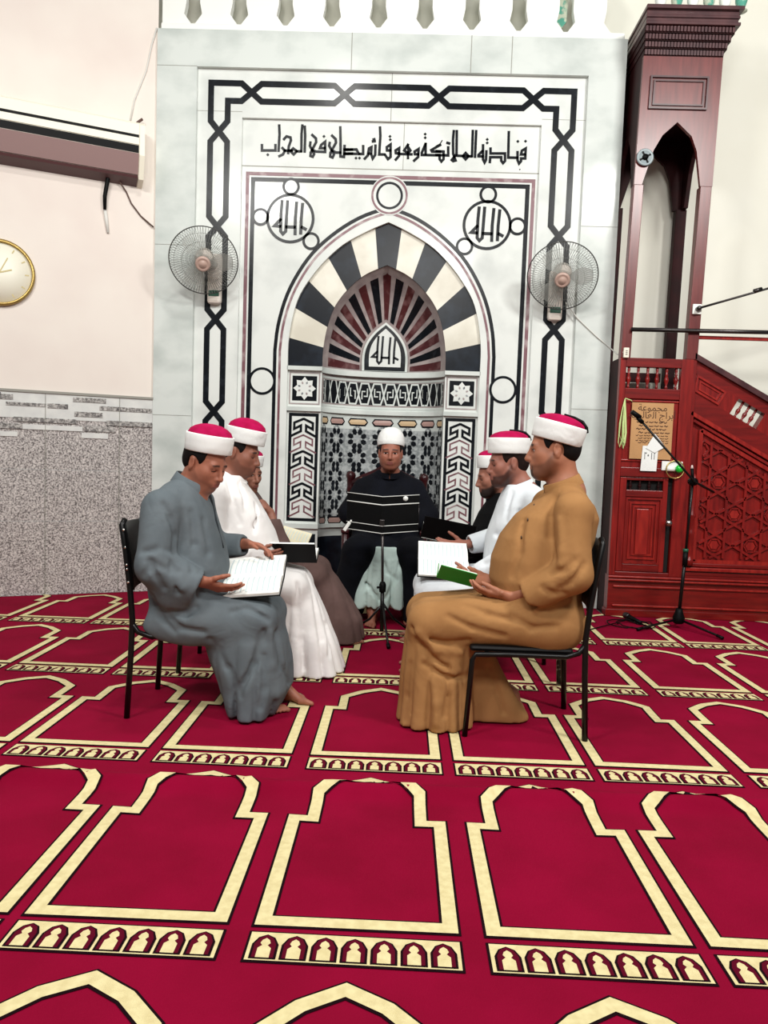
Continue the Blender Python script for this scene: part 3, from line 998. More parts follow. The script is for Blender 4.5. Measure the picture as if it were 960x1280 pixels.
# door
dr = wood_part('door', [(1.806, PY+.012, 0.378, 1.86, PY+.045, 1.16), (2.16, PY+.012, 0.378, 2.20, PY+.045, 1.16), (1.86, PY+.012, 0.378, 2.16, PY+.045, 0.44, 'wood_rail'), (1.86, PY+.012, 1.0, 2.16, PY+.045, 1.055, 'wood_rail'),
                        (1.86, PY+.012, 1.135, 2.16, PY+.045, 1.16, 'wood_rail'), (1.86, PY+.024, 0.44, 2.16, PY+.045, 1.0), (1.955, PY+.008, 0.52, 2.055, PY+.03, 0.90, 'wood_light')])
b = MB()
for q, wd in ((0.0, .016), (.034, .012), (.062, .012)):
    b.rstroke([(1.868+q, .45+q*1.1), (2.152-q, .45+q*1.1), (2.152-q, .985-q*1.1), (1.868+q, .985-q*1.1)], wd, lambda u, v, d: Vector((u, PY+.024-d, v)), 0, .016-.1*q, 'wood_light' if q else 'wood', closed=True)
b.build('door_moulding', dr)
for i in range(4):
    b = MB(); b.lathe([(r*.8, z*.46) for r, z in bal], 'wood_dark_shaded', 10, Matrix.Translation((1.895+.077*i, PY+.03, 1.055)))
    b.build('door_baluster', dr)
b = MB(); b.lathe([(.012, 0), (.012, .02), (.026, .03), (.028, .045), (.02, .058), (0, .062)], 'steel', 14, Matrix.Translation((2.205, PY-.0, .795)) @ Matrix.Rotation(R(90), 4, 'X'))
b.build('door_knob', dr)
b = MB()
b.prism([(2.2, 1.16), (2.215, 1.0), (2.24, .85), (2.235, .38), (2.2, .38)], lambda u, v, d: Vector((u, PY+.03+d, v)), 0, .004, 'gap_shade')
b.box((1.806, PY+.05, .378), (2.245, PY+.056, 1.16), 'gap_shade')
b.build('door_gap_shade', PU)  # black sheets standing in for the shade in the door gap and window
# plinth and stair side
b = MB()
b.box((X0-.012, PY-.012, 0), (3.9, PY+.1, .06), 'wood_rail', bev=.004)
b.box((X0, PY, .06), (3.9, PY+.1, .345), 'wood_rail')
for z, t in ((.085, .016), (.245, .016), (.30, .03), (.325, .02)):
    b.box((X0+.04 if t < .02 else X0-.004, PY-t, z), (3.9, PY, z+.016), 'wood_light', bev=.004)
b.box((2.372, PY+.02, .345), (3.9, PY+.1, .36), 'wood_rail')
for z, t in ((.36, .012), (.40, .03), (.435, .014)):
    b.box((2.372, PY+.03-t, z), (3.9, PY+.08, z+.03), 'wood_light' if t > .02 else 'wood_rail', bev=.005)
b.build('plinth', PU)
EA, EP = math.cos(R(28.2)), math.sin(R(28.2))
def sl(a, p, d=0.0):
    return Vector((2.382+EA*a-EP*p, PY+.03+d, 2.134-EP*a-EA*p))
amin = lambda p: (p*EP-.03)/EA
AE = 1.7
b = MB()
b.prism([(amin(0), 0), (AE, 0), (AE, .10), (amin(.10), .10)], sl, 0, .09, 'wood_rail')
b.prism([(amin(.24), .24), (AE, .24), (AE, .40), (amin(.40), .40)], sl, 0, .09, 'wood_rail')
gaps = [(.455, .705), (1.09, 1.34)]
st = amin(.17)
for g0, g1 in gaps+[(AE, AE)]:
    b.prism([(st, .10), (g0, .10), (g0, .24), (st, .24)], sl, 0, .09, 'wood')
    st = g1
b.rstroke([(.07, .115), (.33, .115), (.33, .225), (.11, .225)], .014, sl, 0, -.014, 'wood_light', closed=True)
b.rstroke([(.11, .14), (.3, .14), (.3, .2), (.14, .2)], .012, sl, 0, -.008, 'wood_light', closed=True)
b.rstroke([(amin(.395), .395), (AE, .395)], .03, sl, 0, -.02, 'wood_light')
b.rstroke([(amin(.435)+.03, .435), (AE, .435)], .02, sl, 0, -.012, 'wood')
b.build('stair_parapet', PU)
b = MB()
b.prism([(amin(-.03), -.03), (AE, -.03), (AE, .012), (amin(.012), .012)], lambda a, p, d: sl(a, p, d-.03), 0, .15, 'crown_wood')
b.build('stair_handrail', PU)
for g0, g1 in gaps:
    for k in range(3):
        b = MB()
        a = g0+(g1-g0)*(k+1)/4
        M = Matrix.Translation(sl(a, .24, .045)) @ Matrix.Rotation(R(28.2), 4, 'Y') 
        b.lathe([(r*.95, z*.815) for r, z in bal], 'wood', 10, M)
        b.build('stair_baluster', PU)
# carved star lattice below the stair
b = MB()
def lowtop(x, p):   # height of the line at depth p under the rail
    a = (x-2.382+EP*p)/EA
    return 2.134-EP*a-EA*p
xa, xb = 2.35, 3.9
b.prism([(xa, .44), (xb, .44), (xb, lowtop(xb, .39)), (xa, lowtop(xa, .39))], lambda u, v, d: Vector((u, PY+.06+d, v)), 0, .05, 'wood')
b.build('stair_side_board', PU)
b = MB()
sd = lambda u, v, d: Vector((u, PY+.06-d, v))
def inside(x, z):
    return x > 2.475 and z > .505 and z < lowtop(x, .50) and x < 3.75
def seg(p, q, wd=.022, t=.022, mn='wood'):
    pts = [(p[0]+(q[0]-p[0])*k/12, p[1]+(q[1]-p[1])*k/12) for k in range(13)]
    run = []
    for c in pts+[(99, 99)]:
        if inside(*c):
            run.append(c)
        else:
            if len(run) > 1:
                b.rstroke([run[0], run[-1]], wd, sd, 0, t, mn)
            run = []
g_ = .30
for i in range(-1, 6):
    for j in range(-1, 5):
        cx, cz_ = 2.62+g_*i+(g_/2 if j % 2 else 0), .62+g_*.87*j
        for k in range(6):
            t0, t1 = math.pi/3*k, math.pi/3*(k+2)
            r_ = g_*.5
            seg((cx+r_*math.cos(t0), cz_+r_*math.sin(t0)), (cx+r_*math.cos(t1), cz_+r_*math.sin(t1)), .02, .022+.002*(k % 2))
            t2 = math.pi/3*(k+.5)
            seg((cx+.055*math.cos(t0), cz_+.055*math.sin(t0)), (cx+.055*math.cos(t0+1.047), cz_+.055*math.sin(t0+1.047)), .014, .018)
        if inside(cx, cz_):
            b.prism([(cx+.04*math.cos(math.pi*k/3), cz_+.04*math.sin(math.pi*k/3)) for k in range(6)], sd, 0, .012, 'wood_light')
for p0, p1 in (((2.45, .48), (3.75, .48)), ((2.45, .48), (2.45, lowtop(2.45, .47))), ((2.45, lowtop(2.45, .47)), (3.75, lowtop(3.75, .47)))):
    b.rstroke([p0, p1], .03, sd, 0, .03, 'wood_light')
b.build('star_lattice', PU)
b = MB()
b.lathe([(.03, .45), (.03, .5), (.02, .51), (.024, .54), (.024, .7), (.03, .72), (.022, .735), (.026, .76), (.022, .84), (.03, .855), (.03, .87), (.02, .89), (.024, 1.0), (.024, 1.12), (.032, 1.135), (.03, 1.15), (.01, 1.2), (0, 1.21)], 'wood', 14, Matrix.Translation((2.405, PY+.0, 0)))
b.build('turned_column', PU)

# long dark rail across the tower and the slat beside it
o = MB(); o.tube([(1.815, PY-.02, 2.352), (3.7, PY-.02, 2.37)], .017, 'dark_steel', 10)
tag(o.build('rail_bar'), 'long grey metal rail fixed across the pulpit tower above the balusters', 'rail')
o = MB(); o.box((2.374, PY+.02, 2.30), (3.7, PY+.05, 2.328), 'wood_light', bev=.004)
o.build('guard_strip', PU)

# notice board with papers on the pulpit
def arabic(chars, h, loc, name, parent, mn):
    cu_ = bpy.data.curves.new(name, 'FONT')
    cu_.body = chars
    cu_.size = h
    cu_.align_x = 'CENTER'
    ob = bpy.data.objects.new(name, cu_)
    C.objects.link(ob)
    dg = bpy.context.evaluated_depsgraph_get()
    me = bpy.data.meshes.new_from_object(ob.evaluated_get(dg))
    C.objects.unlink(ob)
    bpy.data.objects.remove(ob)
    me.materials.clear()
    me.materials.append(MATS[mn])
    o = bpy.data.objects.new(name, me)
    C.objects.link(o)
    o.parent = parent
    o.rotation_euler = (R(90), 0, 0)
    o.location = inv(parent) @ Vector(loc)
    return o
NB = root('notice_board', 'tan cardboard notice with Arabic print pinned on the pulpit', 'notice', (2.03, PY, 1.54))
b = MB(); b.box((1.862, PY-.008, 1.312), (2.2, PY-.001, 1.77), 'card')
b.build('card', NB)
arabic('\uFE94\uFECB\uFEEE\uFEE4\uFEA0\uFEE3', .075, (2.03, PY-.0095, 1.705), 'heading', NB, 'print')
arabic('\uFE94\uFEF4\uFEE4\uFEDF\uFE8E\uFECC\uFEDF\uFE8D \uFE9D\uFE8D\uFEAE\uFE91\uFE83', .075, (2.03, PY-.0095, 1.645), 'heading', NB, 'print')
b = MB()
rnd = random.Random(3)
for i, z in enumerate((1.612, 1.582, 1.555, 1.527, 1.503, 1.482, 1.462, 1.445)):
    x = 1.905+(.02 if i % 2 else .0)
    while x < 2.15:
        L_ = rnd.uniform(.015, .04)
        b.stroke([(x, z), (x+L_*.3, z+rnd.uniform(-.004, .007)), (x+L_*.6, z-.003), (x+L_, z+rnd.uniform(-.002, .008))], .005 if i > 3 else .007, lambda u, v: Vector((u, PY-.0095, v)), 'print')
        x += L_+rnd.uniform(.004, .012)
b.build('small_print', NB)
b = MB()
b.prism([(2.055, 1.52), (2.10, 1.47), (2.145, 1.415), (2.06, 1.365), (1.99, 1.40), (2.02, 1.46)], lambda u, v, d: Vector((u, PY-.024+.1*(1.52-v)*d, v)), 0, .002/.1, 'paper')
tag(b.build('paper_slip'), 'crumpled white paper slip on the cardboard notice, above the tear-off calendar', 'paper')
CAL = root('calendar_page', 'white calendar page with numerals hanging below the cardboard notice', 'paper', (2.015, PY-.02, 1.3))
b = MB(); b.prism([(1.955, 1.215), (2.085, 1.215), (2.092, 1.42), (1.965, 1.42)], lambda u, v, d: Vector((u, PY-.018+d, v)), 0, .006, 'paper')
b.build('sheet', CAL)
b = MB()
for p in ([(1.985, 1.31), (1.983, 1.365), (1.996, 1.358), (1.997, 1.367)], [(2.012, 1.335), (2.016, 1.342), (2.012, 1.349), (2.008, 1.342), (2.012, 1.335)], [(2.04, 1.31), (2.04, 1.365)], [(2.062, 1.31), (2.062, 1.362), (2.07, 1.36)]):
    b.stroke(p, .005, lambda u, v: Vector((u, PY-.0195, v)), 'page_ink')
b.stroke([(1.985, 1.398), (2.075, 1.398)], .005, lambda u, v: Vector((u, PY-.0195, v)), 'page_line')
b.build('numerals', CAL)
# green bulb with plate
LB = root('lamp_socket', 'green bulb in a brass-rimmed socket on a white plate, right of the pulpit door', 'lamp', (2.235, PY, 1.24))
b = MB(); b.box((2.13, PY-.012, 1.225), (2.3, PY-.001, 1.3), 'paper', bev=.003); b.build('plate', LB)
b = MB(); b.tube([(2.235+.072*math.cos(t), PY-.025, 1.235+.072*math.sin(t)) for t in [2*math.pi*k/28 for k in range(28)]], .005, 'brass', 8, closed=True)
b.tube([(2.17, PY-.018, 1.238), (2.235, PY-.02, 1.238)], .02, 'white_paint', 10); b.build('socket_ring', LB)
b = MB(); b.lathe([(0, -.032), (.02, -.026), (.032, -.005), (.03, .014), (.018, .03), (0, .034)], 'bulb_green', 18, Matrix.Translation((2.262, PY-.045, 1.24))); b.build('bulb', LB)
# pale cord hanging
o = MB()
for k in range(7):
    dx = rnd.uniform(-.012, .012)
    o.tube([(1.80, PY-.012, 1.795), (1.79+dx, PY-.014-.002*k, 1.70), (1.785+dx*1.6, PY-.016, 1.6), (1.785+dx*2, PY-.014-.002*k, 1.5-.012*k), (1.8+dx*2, PY-.014, 1.46-.012*k), (1.815+dx, PY-.014, 1.52), (1.805+dx, PY-.013, 1.65), (1.80, PY-.012, 1.795)], .004, 'pale_cord', 6)
o.tube([(1.80, PY-.012, 1.80), (1.85, PY-.012, 1.785), (1.86, PY-.006, 1.775)], .004, 'pale_cord', 6)
tag(o.build('hanging_cord'), 'hank of pale green cord hanging on the pulpit post left of the notice', 'cord')
# switch
o = MB(); o.box((1.765, PY-.028, 2.125), (1.808, PY-.001, 2.205), 'ac_white', bev=.004)
for z in (2.15, 2.165, 2.18):
    o.box((1.778, PY-.031, z-.004), (1.795, PY-.028, z+.004), 'marble_joint')
tag(o.build('wall_socket'), 'small white electrical socket on the left pulpit post', 'socket')
# round dial
DI = root('round_dial', 'small round grey dial on the left pulpit post below the canopy', 'dial', (1.85, PY, 3.70))
Mx = Matrix.Translation((1.848, PY-.003, 3.705)) @ Matrix.Rotation(R(90), 4, 'X')
b = MB(); b.lathe([(.064, 0), (.068, .016), (.06, .024), (.05, .018), (0, .018)], 'dial_grey', 26, Mx); b.build('bezel', DI)
b = MB(); b.lathe([(.026, .017), (.024, .03), (0, .032)], 'black_plastic', 7, Mx)
for k in range(4):
    t = math.pi*k/2+.5
    b.poly([(.02*math.cos(t-.4), .02*math.sin(t-.4)), (.05*math.cos(t-.16), .05*math.sin(t-.16)), (.05*math.cos(t+.16), .05*math.sin(t+.16)), (.02*math.cos(t+.4), .02*math.sin(t+.4))], lambda u, v: Mx @ Vector((u, v, .0195)), 'black_plastic')
b.build('centre', DI)
# steel arm on the right post
AR = root('steel_rod', 'thin steel arm on a white bracket fixed to the right pulpit post', 'rod', (2.34, PY, 2.53))
b = MB(); b.box((2.30, PY-.02, 2.49), (2.37, PY-.001, 2.57), 'white_paint', bev=.004); b.lathe([(.018, 0), (.018, .05), (.01, .055), (0, .055)], 'dark_steel', 12, Matrix.Translation((2.335, PY-.02, 2.53)) @ Matrix.Rotation(R(90), 4, 'X')); b.build('bracket', AR)
b = MB(); b.tube([(2.335, PY-.06, 2.53), (2.78, PY-.1, 2.668), (3.4, PY-.12, 2.87)], .009, 'dark_steel', 8); b.tube([(2.74, PY-.1, 2.664), (2.80, PY-.1, 2.684)], .018, 'dark_steel', 8); b.build('shaft', AR)

# ================================================================== air conditioner and wires on the left wall
def on_wall(px, py, off):
    s, z = pwl(px, py, off)
    return wl(s, z, off)
sA = pwl(181, 180, .2)[0]
zA = pwl(170, 151, .2)[1]
AC = root('air_conditioner', 'cream wall air conditioner with dark slots on the left wall', 'air conditioner', wl(sA+.6, zA-.2, 0))
def acp(s, pts, mn, nm, s1):
    b = MB()
    b.prism(pts, lambda o_, z, d: wl(s+d, zA+z, o_), 0, s1-s, mn)
    return b.build(nm, AC)
acp(sA+.04, [(0, 0), (.17, 0), (.195, -.02), (.195, -.26), (.125, -.42), (0, -.455)], 'ac_white', 'body', sA+1.6)
acp(sA, [(0, 0), (.17, 0), (.21, -.03), (.21, -.27), (.135, -.44), (0, -.47)], 'ac_white', 'end_cap', sA+.04)
acp(sA+.045, [(.17, -.105), (.198, -.105), (.198, -.128), (.17, -.128)], 'black_plastic', 'slot', sA+1.6)
acp(sA+.045, [(.165, -.13), (.203, -.13), (.203, -.185), (.16, -.185)], 'ac_white', 'front_strip', sA+1.6)
acp(sA+.045, [(.12, -.19), (.198, -.19), (.198, -.25), (.12, -.25)], 'black_plastic', 'air_outlet', sA+1.6)
acp(sA+.045, [(.10, -.255), (.203, -.255), (.142, -.405), (.10, -.405)], 'ac_flap', 'flap', sA+1.6)
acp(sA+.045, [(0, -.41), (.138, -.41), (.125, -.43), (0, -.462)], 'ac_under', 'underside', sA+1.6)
o = MB()
p0 = on_wall(135, 222, .05)
o.tube([p0+Vector((0, 0, .06)), p0, on_wall(131, 245, .04), on_wall(131, 262, .03)], [.018, .018, .016, .013], 'black_plastic', 10)
tag(o.build('drain_hose'), 'short black drain hose hanging under the air conditioner', 'hose')
o = MB(); o.tube([on_wall(131, 261, .02), on_wall(133, 275, .012), on_wall(135, 291, .012)], [.013, .016, .010], 'wire_white', 8)
tag(o.build('pipe_end'), 'short pale pipe stub on the left wall below the black drain hose', 'pipe')
o = MB(); o.tube([on_wall(146, 222, .05), on_wall(158, 240, .01), on_wall(164, 254, .012), on_wall(176, 270, .01), on_wall(192, 284, .02)], .006, 'wire_brown', 6)
tag(o.build('thin_wire'), 'thin wire sagging from the air conditioner to the marble edge', 'wire')
o = MB(); o.tube([on_wall(163, 150, .012), on_wall(168, 125, .01), on_wall(183, 88, .01), on_wall(190, 55, .01), on_wall(196, 35, .01)], .006, 'wire_white', 6)
tag(o.build('pale_cable'), 'pale cable climbing the left wall above the air conditioner', 'cable')
o = MB(); o.tube([on_wall(169, 162, .01), on_wall(172, 153, .05), on_wall(178, 149, .05)], .012, 'wire_brown', 6)
tag(o.build('pipe_hook'), 'small brown hook at the right end of the air conditioner', 'hook')
# clock
sC, zC_ = pwl(-1, 340, .03)
CK = root('wall_clock', 'round cream wall clock with a gold rim at the left edge', 'clock', wl(sC, zC_, 0))
MC = Matrix.Translation(wl(sC, zC_, 0)) @ Matrix(((WU.x, 0, WN.x), (WU.y, 0, WN.y), (0, 1, 0))).to_4x4()
b = MB(); b.lathe([(.255, .002), (.262, .03), (.245, .04), (.236, .034), (.236, .012), (0, .011)], 'gold', 40, MC); b.build('rim', CK)
b = MB(); b.lathe([(.236, .006), (.236, .018), (0, .018)], 'clock_face', 40, MC)
for k in range(12):
    t = math.pi*k/6
    b.stroke([(.185*math.cos(t), .185*math.sin(t)), (.215*math.cos(t), .215*math.sin(t))], .01, lambda u, v: MC @ Vector((u, v, .0195)), 'clock_mark')
b.build('face', CK)
b = MB()
b.stroke([(0, 0), (-.09, .03)], .012, lambda u, v: MC @ Vector((u, v, .0205)), 'clock_mark')
b.build('hour_hand', CK)
b = MB()
b.stroke([(0, 0), (-.06, .12)], .009, lambda u, v: MC @ Vector((u, v, .021)), 'clock_mark')
b.build('minute_hand', CK)

# ================================================================== wall fans
def fan(name, label, cpx, hub, bpx, Yc, rad):
    P = at(cpx[0], cpx[1], Yc)
    Hh = at(hub[0], hub[1], Yc-.12)
    axis = (Hh-P).normalized()
    B = at(bpx[0], bpx[1], YB-.05)
    rt_ = root(name, label, 'fan', (B.x, YB, B.z), group='wall fans on the niche border')
    q = axis.to_track_quat('Z', 'Y').to_matrix().to_4x4()
    M = Matrix.Translation(P) @ q
    b = MB()
    b.box((B.x-.06, YB-.075, B.z-.12), (B.x+.06, YB-.001, B.z+.30), 'fan_plastic', bev=.025)
    b.build('body', rt_)
    b = MB(); b.box((B.x-.045, YB-.079, B.z-.06), (B.x+.045, YB-.07, B.z-.01), 'green_plastic', bev=.003); b.build('label_plate', rt_)
    b = MB()
    b.tube([(B.x, YB-.05, B.z+.22), (B.x+(P.x-B.x)*.4, YB-.1, P.z+.02), P-axis*.1], .035, 'fan_plastic', 12)
    b.build('arm', rt_)
    b = MB(); b.lathe([(.0, -.16), (.06, -.155), (.075, -.11), (.075, -.04), (.04, -.02), (.03, .03)], 'fan_plastic', 20, M); b.build('motor', rt_)
    b = MB()
    for z in (.05, -.05):
        pass
    b.tube([M @ Vector((rad*math.cos(t), rad*math.sin(t), 0)) for t in [2*math.pi*k/56 for k in range(56)]], .0045, 'fan_rim', 8, closed=True)
    N = 76
    for k in range(N):
        t = 2*math.pi*k/N
        for (zz, r0, sg) in ((.075, .06, 1), (-.06, .07, -1)):
            pts = [M @ Vector((r*math.cos(t), r*math.sin(t), sg*z)) for r, z in ((r0, abs(zz)), (rad*.6, abs(zz)*.86), (rad*.88, abs(zz)*.5), (rad, 0))]
            b.tube(pts, .0017, 'fan_wire', 3, cap=False)
    for rr, zz in ((rad*.62, .064), (rad*.85, .042)):
        b.tube([M @ Vector((rr*math.cos(t), rr*math.sin(t), zz)) for t in [2*math.pi*k/40 for k in range(40)]], .0013, 'fan_wire', 4, closed=True)
    b.build('guard', rt_)
    b = MB(); b.lathe([(.062, .066), (.062, .085), (.05, .098), (.044, .094), (.03, .094), (.026, .1), (0, .102)], 'fan_hub', 26, M); b.build('front_badge', rt_)
    for k in range(3):
        b = MB()
        t0 = 2*math.pi*k/3
        vs_, fs_ = [], []
        for i in range(9):
            r = .04+(rad*.86-.04)*i/8
            wd = .22+.5*math.sin(math.pi*min(1, i/8*.85+.1))
            for j in range(7):
                t = t0+wd*(j/6-.5)*1.5
                vs_.append(M @ Vector((r*math.cos(t), r*math.sin(t), .028*(j/6-.5)*2*(.6+.4*i/8))))
        b.add(vs_, [(i*7+j, i*7+j+1, (i+1)*7+j+1, (i+1)*7+j) for i in range(8) for j in range(6)], 'fan_blade', True)
        b.build('blade', rt_)
    b = MB(); b.lathe([(.045, -.02), (.045, .03), (.03, .045), (0, .048)], 'fan_plastic', 18, M); b.build('hub', rt_)
    return rt_
fan('wall_fan', 'white wall fan with wire guard left of the niche arch', (254.5, 326), (253, 333), (268, 362), 6.35, .278)
fan('wall_fan', 'white wall fan with wire guard right of the niche arch', (703, 345.5), (703, 354), (694, 383), 6.35, .282)
o = MB(); o.tube([at(707, 378, 6.58), at(722, 398, 6.59), at(745, 420, 6.59), at(765, 437, 6.59), at(772, 443, 6.45), Vector((1.766, PY-.012, 2.17))], .005, 'wire_white', 6)
tag(o.build('fan_wire'), 'thin white wire from the right fan to the pulpit socket', 'wire')

# ================================================================== modelling of bodies and clothes: one smooth surface per body or garment
class Field:
    def __init__(s, lo, hi, h):
        s.h = h
        s.lo = np.array(lo, float)
        s.n = np.ceil((np.array(hi, float)-s.lo)/h).astype(int)+1
        s.a = np.full(s.n, 1.0, np.float32)
    def blk(s, lo, hi, m):
        i0 = np.maximum(0, np.floor((np.array(lo)-m-s.lo)/s.h).astype(int))
        i1 = np.minimum(s.n, np.ceil((np.array(hi)+m-s.lo)/s.h).astype(int)+1)
        if np.any(i1 <= i0):
            return None
        sl_ = tuple(slice(a, c) for a, c in zip(i0, i1))
        ax = [(s.lo[k]+s.h*np.arange(i0[k], i1[k])).astype(np.float32) for k in range(3)]
        return sl_, ax[0][:, None, None], ax[1][None, :, None], ax[2][None, None, :]
    def add(s, prim, k=0.012):
        fn, lo, hi = prim
        q = s.blk(lo, hi, k+3*s.h)
        if q is None:
            return
        sl_, x, y, z = q
        d = fn(x, y, z).astype(np.float32)
        a = s.a[sl_]
        t = np.maximum(k-np.abs(a-d), 0)
        s.a[sl_] = np.minimum(a, d)-t*t/(4*k)
    def cut(s, prim, k=0.01):
        fn, lo, hi = prim
        q = s.blk(lo, hi, k+3*s.h)
        if q is None:
            return
        sl_, x, y, z = q
        d = -fn(x, y, z).astype(np.float32)
        a = s.a[sl_]
        t = np.maximum(k-np.abs(a-d), 0)
        s.a[sl_] = np.maximum(a, d)+t*t/(4*k)
    def keep(s, fn):
        """keep only where fn(x, y, z) < 0"""
        ax = [(s.lo[k]+s.h*np.arange(s.n[k])).astype(np.float32) for k in range(3)]
        s.a = np.maximum(s.a, fn(ax[0][:, None, None], ax[1][None, :, None], ax[2][None, None, :]).astype(np.float32))
    def warp(s, fn):
        ax = [(s.lo[k]+s.h*np.arange(s.n[k])).astype(np.float32) for k in range(3)]
        s.a = s.a + fn(ax[0][:, None, None], ax[1][None, :, None], ax[2][None, None, :]).astype(np.float32)
    def mesh(s, smooth=1):
        a = s.a.copy()
        a[0], a[-1], a[:, 0], a[:, -1], a[:, :, 0], a[:, :, -1] = 1, 1, 1, 1, 1, 1
        I = a < 0
        c = np.zeros(tuple(s.n-1), np.int8)
        for dx in (0, 1):
            for dy in (0, 1):
                for dz in (0, 1):
                    c += I[dx:s.n[0]-1+dx, dy:s.n[1]-1+dy, dz:s.n[2]-1+dz]
        act = np.argwhere((c > 0) & (c < 8))
        if len(act) == 0:
            return np.zeros((0, 3)), np.zeros((0, 4), int)
        idx = np.full(tuple(s.n-1), -1, np.int32)
        idx[tuple(act.T)] = np.arange(len(act))
        pos = np.zeros((len(act), 3))
        cnt = np.zeros(len(act))
        cor = [(i, j, k) for i in (0, 1) for j in (0, 1) for k in (0, 1)]
        val = {q: a[tuple((act+np.array(q)).T)].astype(float) for q in cor}
        for p in cor:
            for ax in range(3):
                if p[ax] == 0:
                    q = list(p); q[ax] = 1; q = tuple(q)
                    va, vb = val[p], val[q]
                    mk = (va < 0) != (vb < 0)
                    t = np.where(mk, va/np.where(mk, va-vb, 1), 0)
                    e = np.array(p, float)[None, :]+np.zeros((len(act), 3))
                    e[:, ax] += t
                    pos[mk] += e[mk]
                    cnt[mk] += 1
        V = (act+pos/cnt[:, None])*s.h+s.lo
        Q = []
        for ax in range(3):
            sa = [slice(None)]*3; sb = [slice(None)]*3
            sa[ax] = slice(0, -1); sb[ax] = slice(1, None)
            A, B = I[tuple(sa)], I[tuple(sb)]
            e = np.argwhere(A != B)
            u, v = (ax+1) % 3, (ax+2) % 3
            e = e[(e[:, u] > 0) & (e[:, v] > 0) & (e[:, u] < s.n[u]-1) & (e[:, v] < s.n[v]-1)]
            fl = A[tuple(e.T)]
            def g(du, dv):
                q = e.copy(); q[:, u] -= du; q[:, v] -= dv
                return idx[tuple(q.T)]
            quad = np.stack([g(1, 1), g(0, 1), g(0, 0), g(1, 0)], 1)
            quad[~fl] = quad[~fl][:, ::-1]
            Q.append(quad)
        Q = np.concatenate(Q)
        for _ in range(smooth):
            S = np.zeros_like(V); n_ = np.zeros(len(V))
            for k in range(4):
                i_, j_ = Q[:, k], Q[:, (k+1) % 4]
                np.add.at(S, i_, V[j_]); np.add.at(n_, i_, 1)
                np.add.at(S, j_, V[i_]); np.add.at(n_, j_, 1)
            V = V*0.5+0.5*S/np.maximum(n_, 1)[:, None]
        return V, Q

def cone(a, b_, ra, rb=None):
    a, b_ = np.array(a, float), np.array(b_, float)
    rb = ra if rb is None else rb
    d = b_-a
    L2 = max(1e-9, float(d@d))
    def fn(x, y, z):
        h_ = np.clip(((x-a[0])*d[0]+(y-a[1])*d[1]+(z-a[2])*d[2])/L2, 0, 1)
        return np.sqrt((x-a[0]-h_*d[0])**2+(y-a[1]-h_*d[1])**2+(z-a[2]-h_*d[2])**2)-(ra+(rb-ra)*h_)
    r = max(ra, rb)
    return fn, np.minimum(a, b_)-r, np.maximum(a, b_)+r
def ell(c, r, M=None):
    c, r = np.array(c, float), np.array(r, float)
    def fn(x, y, z):
        X, Y, Z = x-c[0], y-c[1], z-c[2]
        if M is not None:
            X, Y, Z = (M[0][0]*X+M[1][0]*Y+M[2][0]*Z, M[0][1]*X+M[1][1]*Y+M[2][1]*Z, M[0][2]*X+M[1][2]*Y+M[2][2]*Z)
        k0 = np.sqrt((X/r[0])**2+(Y/r[1])**2+(Z/r[2])**2)
        k1 = np.sqrt((X/r[0]**2)**2+(Y/r[1]**2)**2+(Z/r[2]**2)**2)
        return np.where(k1 > 1e-6, k0*(k0-1)/np.maximum(k1, 1e-6), -r.min())
    m_ = r.max() if M is not None else r
    return fn, c-m_, c+m_
def prof(zs, cx, cy, ax, ay, n=2.4):
    """stack of rounded sections along z: centre and half sizes as functions of height"""
    zs = np.array(zs, float)
    def fn(x, y, z):
        i = lambda v: np.interp(np.asarray(z).ravel(), zs, v).reshape(np.asarray(z).shape)
        A, B = i(ax), i(ay)
        k = (np.abs((x-i(cx))/A)**n+np.abs((y-i(cy))/B)**n)**(1/n)
        d = (k-1)*np.minimum(A, B)
        return np.maximum(d, np.maximum(zs[0]-z, z-zs[-1])+0*d)
    ax_, ay_ = np.array(ax), np.array(ay)
    return fn, np.array([(np.array(cx)-ax_).min(), (np.array(cy)-ay_).min(), zs[0]]), np.array([(np.array(cx)+ax_).max(), (np.array(cy)+ay_).max(), zs[-1]])
def rot(yaw=0, pitch=0, roll=0):
    """local frame: x forward, y left, z up; pitch > 0 looks down"""
    cy, sy, cp, sp, cr_, sr = math.cos(yaw), math.sin(yaw), math.cos(pitch), math.sin(pitch), math.cos(roll), math.sin(roll)
    Rz = np.array([[cy, -sy, 0], [sy, cy, 0], [0, 0, 1]])
    Ry = np.array([[cp, 0, sp], [0, 1, 0], [-sp, 0, cp]])
    Rx = np.array([[1, 0, 0], [0, cr_, -sr], [0, sr, cr_]])
    return Rz @ Ry @ Rx

